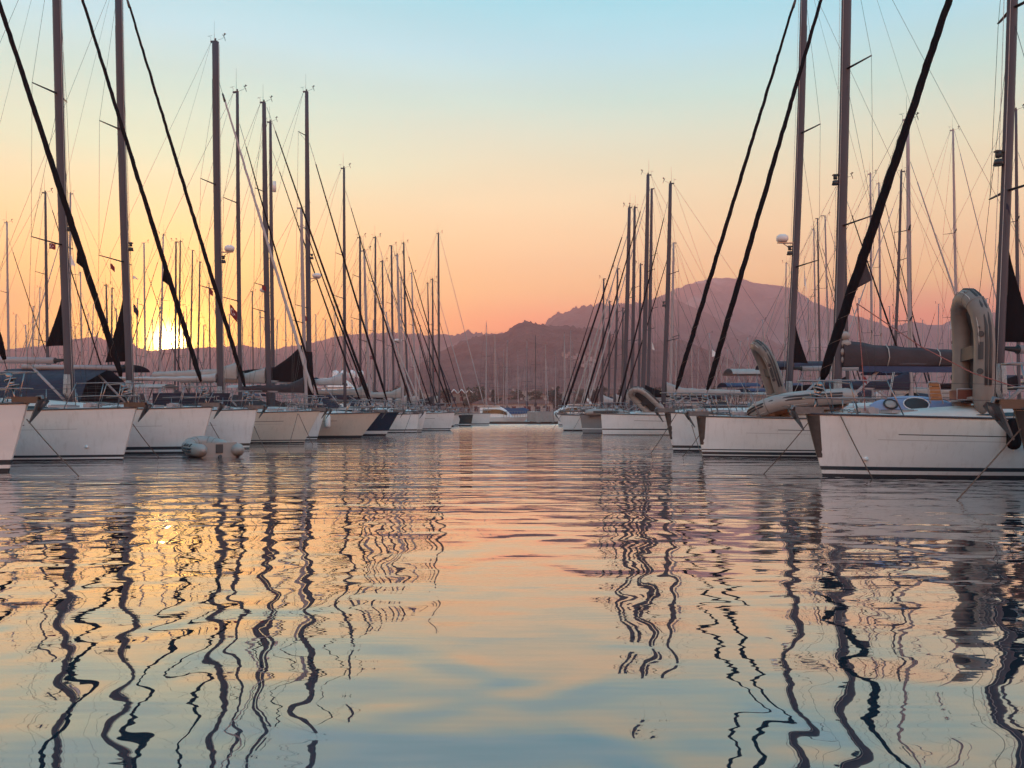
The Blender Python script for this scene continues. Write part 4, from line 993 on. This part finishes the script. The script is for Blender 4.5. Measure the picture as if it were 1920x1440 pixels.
wc = find('cream-sided sailboat'); wc_inv = (Matrix.Translation(wc.location) @ Matrix.Rotation(wc.rotation_euler.z, 4, 'Z')).inverted()
b = MB(); rows = [[wc_inv @ (at(lerp(286, 432, i/10), y, 33.0) + Vector((0, .02*math.sin(i*1.7), 0))) for y in (737, 749, 761)] for i in range(11)]
b.grid(rows, 0, True); wcl = b.build('weather_cloth', CANVN, wc); wcl['label'] = 'dark canvas panel with a pale letter C'
b = MB(); b.tube([wc_inv @ at(x, y, 32.93) for x, y in ((411,743),(407,743),(406,744),(406,749),(407,750),(411,750))], .014, 5); b.build('lettering', CANVW, wcl)
b = MB(); b.tube([wc_inv @ at(x, y, 32.93) for x, y in ((403,742),(401,751))], .012, 5); b.build('lettering', CANVW, wcl)
# ------------------------------------------------------------------ mooring lines and sheets
def rope(pts, r, label, m=ROPE, sag=0.0, name='mooring_rope'):
    P = []
    for i in range(len(pts)-1):
        a, c = Vector(pts[i]), Vector(pts[i+1])
        for k in range(10):
            t = k/10; P.append(a.lerp(c, t) + Vector((0,0,-sag*math.sin(PI*t))))
    P.append(Vector(pts[-1]))
    b = MB(); b.tube(P, r, 6); o = b.build(name, m); return tag(o, label, 'rope')
def water_pt(px, py): Y = F0*HCAM/(py-HY); return Vector((wx(px, Y), Y, 0))
def moor(a, c, r, label, sag=.03):
    d = (c-a).normalized(); rope([a, c, c + d*.5], r, label, sag=sag)
moor(at(50, 786, 16.9), water_pt(148, 893), .011, 'dark mooring rope slanting down from the bow at the left edge')
moor(at(249, 795, 21.4), water_pt(299, 859), .011, 'mooring rope from the plumb bow second from the left edge')
moor(at(394, 792, 25), water_pt(424, 842), .011, 'mooring rope running down behind the floating dinghy')
moor(at(477, 800, 28.5), water_pt(499, 846), .012, 'mooring rope from the bow beyond the navy boom tent')
moor(at(560, 776, 32.7), water_pt(587, 834), .012, 'mooring rope slanting outward under the cream raked bow')
moor(at(558, 776, 32.4), water_pt(541, 838), .012, 'mooring rope slanting inward along the cream raked hull')
moor(at(1268, 776, 26.2), water_pt(1221, 849), .012, 'mooring rope from the bow of the boat with mast radar')
moor(at(1297, 797, 22.9), water_pt(1318, 862), .010, 'mooring rope hanging steeply from the grey-bagged boat')
moor(at(1312, 815, 22.9), water_pt(1280, 856), .010, 'mooring rope slanting out from the grey-bagged boat')
moor(at(1527, 778, 15.75), water_pt(1432, 889), .0095, 'long mooring rope from the bow plate of the largest hull')
moor(side_pt(R1, R1root, 1577, 1.13, .04), water_pt(1636, 897), .011, 'thick mooring rope hanging down the side of the largest hull')
moor(at(1922, 795, 11.6), water_pt(1794, 938), .010, 'taut mooring rope reaching in from beyond the right edge', sag=.01)
moor(at(770, 778, 51.8), water_pt(757, 812), .012, 'thin mooring rope in front of the near-vertical bow beyond the navy hull')
moor(at(1090, 778, 50.6), water_pt(1070, 814), .012, 'thin mooring rope from the grey hull')
moor(at(1052, 779, 57), water_pt(1036, 806), .014, 'thin mooring rope from the boat at the open end')
def part_rope(root, pts, r, m, nm):
    b = MB(); inv = root.matrix_world.inverted() if False else (Matrix.Translation(root.location) @ Matrix.Rotation(root.rotation_euler.z, 4, 'Z')).inverted()
    P = []
    for i in range(len(pts)-1):
        for k in range(6): P.append(inv @ Vector(pts[i]).lerp(Vector(pts[i+1]), k/6))
    P.append(inv @ Vector(pts[-1])); b.tube(P, r, 5); b.build(nm, m, root)
RR = mat('red_fleck_rope', (.28,.10,.09), .9, var=.5, scale=60)
part_rope(R1root, [at(1607,569,15.9), at(1675,615,15.6), at(1727,650,15.4), at(1825,700,15.0), at(1912,728,14.7)], .010, RR, 'genoa_sheet')
part_rope(R1root, [at(1607,569,15.9), at(1614,650,15.85), at(1619,716,15.8), at(1622,770,15.8)], .009, RR, 'genoa_sheet')

# ------------------------------------------------------------------ flags
def flag(px, py, Y, w, h, kind, label, droop=0.4):
    """top corner at the pixel; w,h in metres"""
    m = {'crescent': RED, 'red': RED, 'white': WFLAG, 'dark': CANVN}[kind]
    o = at(px, py, Y); r = empty('flag', o, 0, label, 'flag')
    def surf(u, v): return Vector((w*u*(1-.25*droop), .05*math.sin(u*7+v*2)*w*2, -h*v - droop*h*u*.8 + .02*math.sin(u*5)))
    def shrink(u, v): return surf(u, .5+(v-.5)*(1-.85*u)) if kind == 'white' else surf(u, v)
    N = 8; rows = [[shrink(i/N, j/5) for j in range(6)] for i in range(N+1)]
    b = MB(); b.grid(rows, 0, True); b.build('flag_cloth', m, r)
    b = MB(); b.tube([(0,0,.35), (0,0,-h-.5)], .004, 4); b.build('flag_halyard', WIRE, r)
    if kind == 'crescent':
        for off in (-.012, .012):
            b = MB(); cs = []
            for k in range(13):
                a = R(35)+R(290)*k/12; ro = .27; wi = .085*math.sin(PI*k/12)+.004
                cu, cv_ = .38, .5
                p1 = surf(cu+ro*math.cos(a)*h/w, cv_+ro*math.sin(a)); p2 = surf(cu+(ro-wi)*math.cos(a)*h/w+wi*.0, cv_+(ro-wi)*math.sin(a))
                cs.append([p1+Vector((0,off,0)), p2+Vector((0,off,0))])
            b.grid(cs, 0, False); b.build('crescent', WFLAG, r)
            b = MB(); vs = []
            for k in range(10):
                a = PI + 2*PI*k/10; rr = .12 if k % 2 == 0 else .05
                vs.append(surf(.66+rr*math.cos(a)*h/w, .5+rr*math.sin(a))+Vector((0,off,0)))
            vs.append(surf(.66, .5)+Vector((0,off,0)))
            b.add(vs, [(k, (k+1) % 10, 10) for k in range(10)], 0, False); b.build('star', WFLAG, r)
flag(92, 456, 56, .42, .38, 'crescent', 'red crescent flag beside the second mast from the left edge', .1)
flag(207, 494, 28, .16, .18, 'red', 'tiny red burgee under a spreader near the sunset', .6)
flag(132, 477, 25.4, .16, .34, 'white', 'white triangular pennant behind the thick left mast', .5)
flag(249, 517, 28.6, .20, .12, 'white', 'small white pennant behind the mast with the navy tent', .4)
flag(250, 570, 28.6, .22, .26, 'dark', 'dark striped flag behind the mast nearest the sun', .9)
flag(392, 541, 45, .22, .30, 'red', 'small red flag hanging beside the stay above the sun', .4)
flag(431, 570, 37.4, .40, .46, 'crescent', 'large red crescent flag hanging above the furled stays near the sun', .9)
flag(491, 534, 41, .22, .24, 'red', 'small red flag on the mast left of the radar dome', .4)
flag(570, 590, 45, .16, .26, 'red', 'narrow red flag low on the mast with the black sleeve', .5)
flag(694, 668, 60, .30, .22, 'crescent', 'tiny red crescent flag before the pink hill', .1)
flag(810, 690, 85, .36, .36, 'crescent', 'tiny red crescent flag low beside the masts at the open end', .1)
flag(1508, 500, 26.5, .10, .55, 'white', 'limp white pennant below the spreader of the radar mast', 1.0)
flag(1585, 430, 40, .14, .9, 'white', 'rolled white flag hanging on a back-row mast beside the thick stay', 1.0)
flag(1335, 655, 47, .36, .42, 'white', 'white triangular pennant on the long low boat', .4)
flag(1782, 600, 30, .26, .32, 'white', 'white flag hanging left of the crescent flag near the upright dinghy', .5)
flag(1796, 603, 29, .22, .24, 'crescent', 'red crescent flag peeping out left of the upright dinghy', .1)
flag(1886, 380, 15.6, .10, .12, 'dark', 'dark pennant under the spreader of the nearest mast', 1.0)
flag(1222, 640, 52, .2, .5, 'white', 'white and limp signal flag between the tall masts of the gap side', .6)
flag(1617, 706, 22.8, .14, .14, 'red', 'tiny red flag at the foot of the grey sail bag', .4)
flag(1812, 712, 30, .16, .20, 'red', 'small red and dark flag behind the kayak and crate', .5)

# ------------------------------------------------------------------ motor yachts
def motor_yacht(cx, cy, hd, L, B, F_, label, decks=2, domes=0, arch=True, dark=False):
    r = empty('motor_yacht', (cx, cy, 0), hd, label, 'motor yacht'); near = -1 if math.cos(hd) > 0 else 1
    p = dict(L=L, B=B, F=F_, rake=F_*.9, transom=.0, full=2.6); bd, sheer, pt = hull_shape(p)
    b = MB(); qs = [0, .06, .12, .3, .55, .8, 1]
    for sd in (-1, 1):
        rows = [[(lambda a: (a[0], sd*a[1], a[2]))(pt(i/14, q)) for q in qs] for i in range(15)]
        rows = [[(r_[0][0], r_[0][1]*.8, -.3)] + r_ for r_ in rows]
        b.grid(rows, 0, True, lambda i, j: 1 if j in (0, 2) else 0)
    b.build('hull', [WHITE, STRIPE], r)
    b = MB(); b.grid([[(pt(i/14, 1)[0], sd*pt(i/14, 1)[1], pt(i/14, 1)[2]) for sd in (-1, 1)] for i in range(15)], 0, False); b.build('deck', DECK, r)
    z = F_*.95; xa, xb_ = -L*.38, L*.22; w = B*.40
    for d in range(decks):
        h = 1.05 if d else 1.25
        b = MB(); rows = []
        for i in range(11):
            u = i/10; x = lerp(xa, xb_, u); hh = h*(1 if u < .55 else max(.05, 1-((u-.55)/.45)**1.6)); ww = w*(1 if u < .6 else 1-.5*((u-.6)/.4)**2)
            rows.append([(x, -ww, z), (x, -ww*.93, z+hh*.8), (x, -ww*.82, z+hh), (x, 0, z+hh*1.05), (x, ww*.82, z+hh), (x, ww*.93, z+hh*.8), (x, ww, z)])
        b.grid(rows, 0, True); b.add(rows[0], [(0,1,2,3,4,5,6)], 0, False); cb = b.build('superstructure', WHITE, r)
        b = MB(); ra, rb = [], []
        for i in range(8):
            u = lerp(.08, .82, i/7); x = lerp(xa, xb_, u); hh = h*(1 if u < .55 else max(.05, 1-((u-.55)/.45)**1.6)); ww = w*(1 if u < .6 else 1-.5*((u-.6)/.4)**2)
            ra.append((x, near*(ww*.95+.03), z+hh*.74)); rb.append((x, near*(ww*.985+.03), z+hh*.34))
        b.grid([ra, rb], 0, True); b.build('window', GLASS, cb)
        b = MB(); b.box(xa-L*.05, lerp(xa, xb_, .6), -w*1.02, w*1.02, z+h*1.02, z+h*1.02+.07); b.build('roof_overhang', WHITE, cb)
        z += h; xa += L*.04; xb_ -= L*.16; w *= .86
    if arch:
        b = MB()
        for sd in (-1, 1): b.tube([(xa, sd*w*.9, z-.1), (xa+.5, sd*w*.8, z+.6), (xa+.55, 0, z+.75)], .07, 6)
        b.build('radar_arch', WHITE, r)
    for k in range(domes):
        b = MB(); x = xa + .2 + k*1.0; rows = []
        for (rr, dz) in ((.28,0),(.42,.25),(.44,.55),(.34,.85),(.05,1.0)): rows.append([(x+rr*math.cos(a*PI/7), rr*math.sin(a*PI/7), z+.1+dz) for a in range(15)])
        b.grid(rows, 0, True); b.build('satellite_dome', WHITE, r)
    b = MB()
    for i in range(9):
        u = .55+.05*i; x, y, zz = pt(min(.99,u), 1)
        b.tube([(x, near*y*.95, zz), (x, near*y*.95, zz+.7)], .02, 4)
    b.tube([(lambda a: (a[0], near*a[1]*.95, a[2]+.7))(pt(min(.99, .55+.05*i), 1)) for i in range(9)], .02, 4); b.build('bow_rail', STEEL, r)
    return r
motor_yacht(-17.6, 103, 0, 15, 4.4, 2.1, 'large white motor yacht with a row of satellite domes behind the furled stays', decks=3, domes=4)
motor_yacht(6.5, 102, PI, 9, 3, 1.0, 'small white motor yacht with sweeping flybridge beside the cloth-wrapped bow', decks=1)
motor_yacht(-1.3, 101.5, 0, 6.5, 2.4, .8, 'small open motor boat with dark windows at the far pontoon', decks=1, arch=False)
# white cloth hung round the bow of the black-masted far boat
aw = find('black mast, its bow wrapped'); c = aw.location
r = empty('cloth_screen', (wx(1013, 97.5), 96.4, 0), 0, 'white cloth screen hung round a bow at the far pontoon', 'awning')
b = MB(); rows = []
for i in range(21):
    u = i/20; x = lerp(-1.5, 1.5, u); yb = -.5*math.sin(PI*u)-.05*math.sin(u*23)
    rows.append([(x, yb, 1.45-.10*abs(math.sin(u*6))), (x, yb-.02, .9), (x+.05*math.sin(u*9), yb-.05, .28+.10*math.sin(u*11))])
b.grid(rows, 0, True); b.build('cloth', CANVC, r)
b = MB(); b.tube([(-1.5,-.05,1.45), (0,-.5,1.40), (1.5,-.05,1.45)], .02, 5)
for x in (-1.5, 1.5): b.tube([(x,0,.2), (x,0,1.5)], .03, 5)
b.build('screen_frame', STEEL, r)
r = empty('sun_awning', (wx(958, 106), 106, 0), 0, 'blue canvas cover over a boat at the far pontoon', 'awning')
b = MB(); rows = [[(lerp(-2.2, 2.2, i/8), y*1.1, 1.15+.75*(1-abs(y))*(1 if 0 < i < 8 else .7)+.05*math.sin(i)) for y in (-1,-.5,0,.5,1)] for i in range(9)]
b.grid(rows, 0, True); b.build('canvas', BLUEC, r)
b = MB(); b.box(-2.3, 2.3, -1, 1, .1, 1.16); b.build('boat_side', WHITE, r)

# ------------------------------------------------------------------ waterfront houses and trees
WALLS = [mat('cream_plaster', (.25,.19,.155), .9, var=.12, scale=.6), mat('white_plaster', (.33,.28,.26), .9, var=.1, scale=.6), mat('pink_plaster', (.21,.13,.11), .9, var=.12, scale=.6)]
ROOF = mat('red_roof_tile', (.14,.055,.04), .9, var=.3, scale=4)
def house(px, Y, w, d, h, label, roof='hip', storeys=2, wm=0, arches=False, nwin=4):
    r = empty('house', (wx(px, Y), Y, .9), R(random.uniform(-6, 6)), label, 'house', 'houses along the waterfront')
    b = MB(); b.box(-w/2, w/2, -d/2, d/2, -1.0, h); b.build('wall', WALLS[wm], r)
    b = MB(); o = .35
    if roof == 'hip':
        e = min(w, d)*.30; vs = [(-w/2-o,-d/2-o,h+.003), (w/2+o,-d/2-o,h+.003), (w/2+o,d/2+o,h+.003), (-w/2-o,d/2+o,h+.003), (-w/2+d*.4,0,h+e*.75), (w/2-d*.4,0,h+e*.75)]
        b.add(vs, [(0,1,5,4),(1,2,5),(2,3,4,5),(3,0,4),(3,2,1,0)], 0, False)
    elif roof == 'gables':
        n = 4; gw = w/n
        for k in range(n):
            x = -w/2+gw*k; b.add([(x,-d/2-.2,h), (x+gw,-d/2-.2,h), (x+gw/2,-d/2-.2,h+gw*.55), (x,d/2,h), (x+gw,d/2,h), (x+gw/2,d/2,h+gw*.55)], [(0,1,2),(0,2,5,3),(1,4,5,2),(3,5,4)], 0, False)
    else:
        b.box(-w/2-.2, w/2+.2, -d/2-.2, d/2+.2, h+.002, h+.30)
    rf = b.build('roof', ROOF if roof != 'flat' else WALLS[1], r)
    b = MB(); b.box(w*.2, w*.2+.6, -.3, .3, h, h+(min(w, d)*.21+.5 if roof == 'hip' else 1.0)); b.build('chimney', WALLS[1], rf)
    if roof == 'gables':
        n = 4; gw = w/n
        for k in range(n):
            x = -w/2+gw*k; b = MB(); z0 = h
            b.tube([(x+.05,-d/2-.3,z0), (x+gw/2,-d/2-.3,z0+gw*.55)], .16, 4); b.tube([(x+gw/2,-d/2-.3,z0+gw*.55), (x+gw-.05,-d/2-.3,z0)], .16, 4); b.build('white_gable_trim', WHITE, rf)
    for s_ in range(storeys):
        z = .9 + s_*h/storeys
        for k in range(nwin):
            x = -w/2 + w*(k+.5)/nwin
            b = MB(); b.box(x-.5, x+.5, -d/2-.03, -d/2+.05, z, z+1.2); wn_ = b.build('window', GLASS, r)
            b = MB(); b.box(x-.6, x+.6, -d/2-.10, -d/2-.031, z-.12, z); b.build('sill', WALLS[1], wn_)
        if s_: b = MB(); b.box(-w/2+.2, w/2-.2, -d/2-1.0, -d/2-.11, z-.55, z-.42); b.build('balcony', WALLS[1], r)
    return r
hs = [(815, 262, 12, 9, 6.0, 'flat', 2, 1), (862, 255, 9, 8, 6.2, 'gables', 2, 0), (905, 275, 11, 9, 5.6, 'hip', 2, 0), (948, 262, 10, 8, 5.8, 'hip', 2, 2), (985, 280, 12, 9, 7.4, 'flat', 2, 1), (1022, 258, 10, 8, 6.2, 'hip', 2, 0),
      (1060, 270, 12, 9, 6.6, 'flat', 2, 1), (1100, 262, 10, 9, 6.0, 'hip', 2, 2), (1145, 275, 13, 9, 6.4, 'hip', 2, 0), (1300, 270, 13, 9, 6.4, 'hip', 2, 1), (1420, 262, 12, 9, 6.0, 'flat', 2, 0), (770, 270, 12, 9, 5.6, 'hip', 2, 2)]
for i, (px, Y, w, d, h, rf, st_, wm) in enumerate(hs):
    look = {'flat': 'flat-roofed', 'hip': 'red-roofed', 'gables': 'white-gabled'}[rf]
    house(px, Y, w, d, h, '%s %s house in the shore terrace, %s built from the sunset end' % (look, ['cream', 'white', 'pink'][wm], ORD[[q[0] for q in sorted(hs)].index(px)]), rf, st_, wm)
for i, (px, w, c_) in enumerate([(908, 5.5, 1), (962, 9, 1), (1010, 7, 1)]):
    house(px, 212, w, 5, 2.7, ['low white boathouse with two windows beside the tall dark tree', 'long low white boathouse behind the blue boat cover', 'low white boathouse behind the cloth screen'][i], 'hip', 1, c_, nwin=3)
LEAFM = [mat('dark_foliage', (.018,.022,.010), 1, var=.5, scale=1.5), mat('olive_foliage', (.035,.035,.015), 1, var=.5, scale=1.5)]
BARK = mat('bark', (.05,.035,.025), 1)
def tree_parts(kind, h, seed):
    rn = random.Random(seed); bt = MB(); bc = MB()
    bt.tube([(0,0,-.5), (.05*h*.2,0,h*.35), (0,.02*h,h*.8)], [.03*h, .022*h, .006*h], 7)
    for k in range(6):
        a = rn.uniform(0, 6.28); z = h*rn.uniform(.35, .65); bt.tube([(0,0,z), (math.cos(a)*h*.18, math.sin(a)*h*.18, z+h*.12)], [.012*h, .004*h], 5)
    n = 750
    lobes = []
    for k in range(11):
        if kind == 'cone': t = k/10; lobes.append((rn.uniform(-.05,.05)*h, rn.uniform(-.05,.05)*h, h*(.25+.72*t), h*(.20*(1-t)+.04)))
        else: a = rn.uniform(0, 6.28); rr = rn.uniform(0, .26)*h; lobes.append((math.cos(a)*rr, math.sin(a)*rr, h*rn.uniform(.45, .88), h*rn.uniform(.10, .17)))
    for k in range(n):
        lx, ly, lz, lr = rn.choice(lobes); a = rn.uniform(0, 6.28); ph = rn.uniform(-1, 1); rr = lr*rn.uniform(.5, 1.12)
        c = Vector((lx + rr*math.cos(a)*math.sqrt(1-ph*ph), ly + rr*math.sin(a)*math.sqrt(1-ph*ph), lz + rr*ph*.85)); s_ = h*rn.uniform(.018, .045)
        u = Vector((rn.uniform(-1,1), rn.uniform(-1,1), rn.uniform(-1,1))).normalized(); v = u.orthogonal().normalized()
        bc.add([c+u*s_, c+v*s_*.7, c-u*s_, c-v*s_*.7], [(0,1,2,3)], 0, False)
    return bt, bc
TP = {}
def tree(px, Y, h, kind, label, group=None, z=.9):
    key = (kind, int(abs(px)*7+Y) % 4)
    if key not in TP:
        bt, bc = tree_parts(kind, 10.0, key[1]+(10 if kind == 'cone' else 0))
        a = bt.build('trunk', BARK); c = bc.build('crown', LEAFM[key[1] % 2]); TP[key] = (a, c, True)
    a, c, fresh = TP[key]
    r = empty('tree' if kind != 'cone' else 'conifer', (wx(px, Y), Y, z), random.uniform(0, 6), label, 'tree', group); r.scale = (h/10,)*3
    if fresh: TP[key] = (a, c, False); a.parent = r; c.parent = r
    else:
        for q in (a, c): n = q.copy(); COL.objects.link(n); n.parent = r
tree(893, 226, 8.0, 'round', 'tall dark tree rising above the low boathouses near the open end of the row')
tree(1115, 225, 7.4, 'round', 'broad dark tree just behind the bows of the gap-side row')
tree(1032, 232, 7.0, 'round', 'dark tree above the cloth screen and black mast')
tl = [(700,330,9),(728,300,8),(752,330,9),(788,300,8),(838,310,8.5),(878,300,7),(925,300,7.5),(968,310,8),(1003,305,7.5),(1045,310,8.5),(1082,300,8),(1130,300,9),(1165,320,9),(1200,300,8),(1235,320,9),(1268,300,8.5),(1340,310,9),(1380,300,8),(1460,310,9),(1500,300,9)]
for i, (px, Y, h) in enumerate(tl):
    tree(px, 234+(Y*7) % 17, h*.95, 'round' if i % 3 else 'cone', '%s tree among the shore houses, %s from the sunset end' % ('pointed dark' if i % 3 == 0 else 'rounded dark', ORD[i]), 'trees among the waterfront houses')

# pale houses on the wooded slope
from mathutils.bvhtree import BVHTree
hm_ = bpy.data.objects['hill_dark_front'].data
bvh = BVHTree.FromPolygons([v.co for v in hm_.vertices], [tuple(p.vertices) for p in hm_.polygons])
vil = [(1056,665),(1062,668),(1068,664),(1076,671),(1083,667),(1090,677),(1095,671),(1099,682),(1106,674),(1110,686),(1079,679),(1092,686),(1103,664),(1114,678)]
cam_o = Vector((0,0,HCAM)); k = 0
for i, (px, py) in enumerate(sorted(vil)):
    d = (at(px, py, 100) - cam_o).normalized(); hit = bvh.ray_cast(cam_o, d)
    if hit[0] is None: continue
    r = empty('hillside_house', hit[0], R(random.uniform(-20, 20)), 'small pale house on the wooded slope, %s of the cluster counting toward the near masts' % ORD[k], 'house', 'pale houses on the hillside'); k += 1
    w, h = random.uniform(2.2, 4), random.uniform(1.6, 2.4)
    b = MB(); b.box(-w/2, w/2, -4, 4, -3, h); b.build('wall', WALLS[i % 2], r)
    b = MB(); b.add([(-w/2-.3,-4.3,h+.01),(w/2+.3,-4.3,h+.01),(w/2+.3,4.3,h+.01),(-w/2-.3,4.3,h+.01),(0,0,h+1.4)], [(0,1,4),(1,2,4),(2,3,4),(3,0,4),(3,2,1,0)], 0, False); b.build('roof', ROOF, r)

# ------------------------------------------------------------------ air
HZ = bpy.data.materials.new('evening_air'); HZ.use_nodes = True; t = HZ.node_tree; t.nodes.clear()
pv = t.nodes.new('ShaderNodeVolumePrincipled'); pv.inputs['Color'].default_value = (1.0,.52,.535,1); pv.inputs['Density'].default_value = HAZE_D; pv.inputs['Anisotropy'].default_value = HAZE_G
o_ = t.nodes.new('ShaderNodeOutputMaterial'); t.links.new(pv.outputs[0], o_.inputs['Volume'])
b = MB(); b.box(-2800, 2800, -70, 3060, -2, 430); hz = b.build('haze', HZ); hz['kind'] = 'stuff'; hz.display_type = 'WIRE'
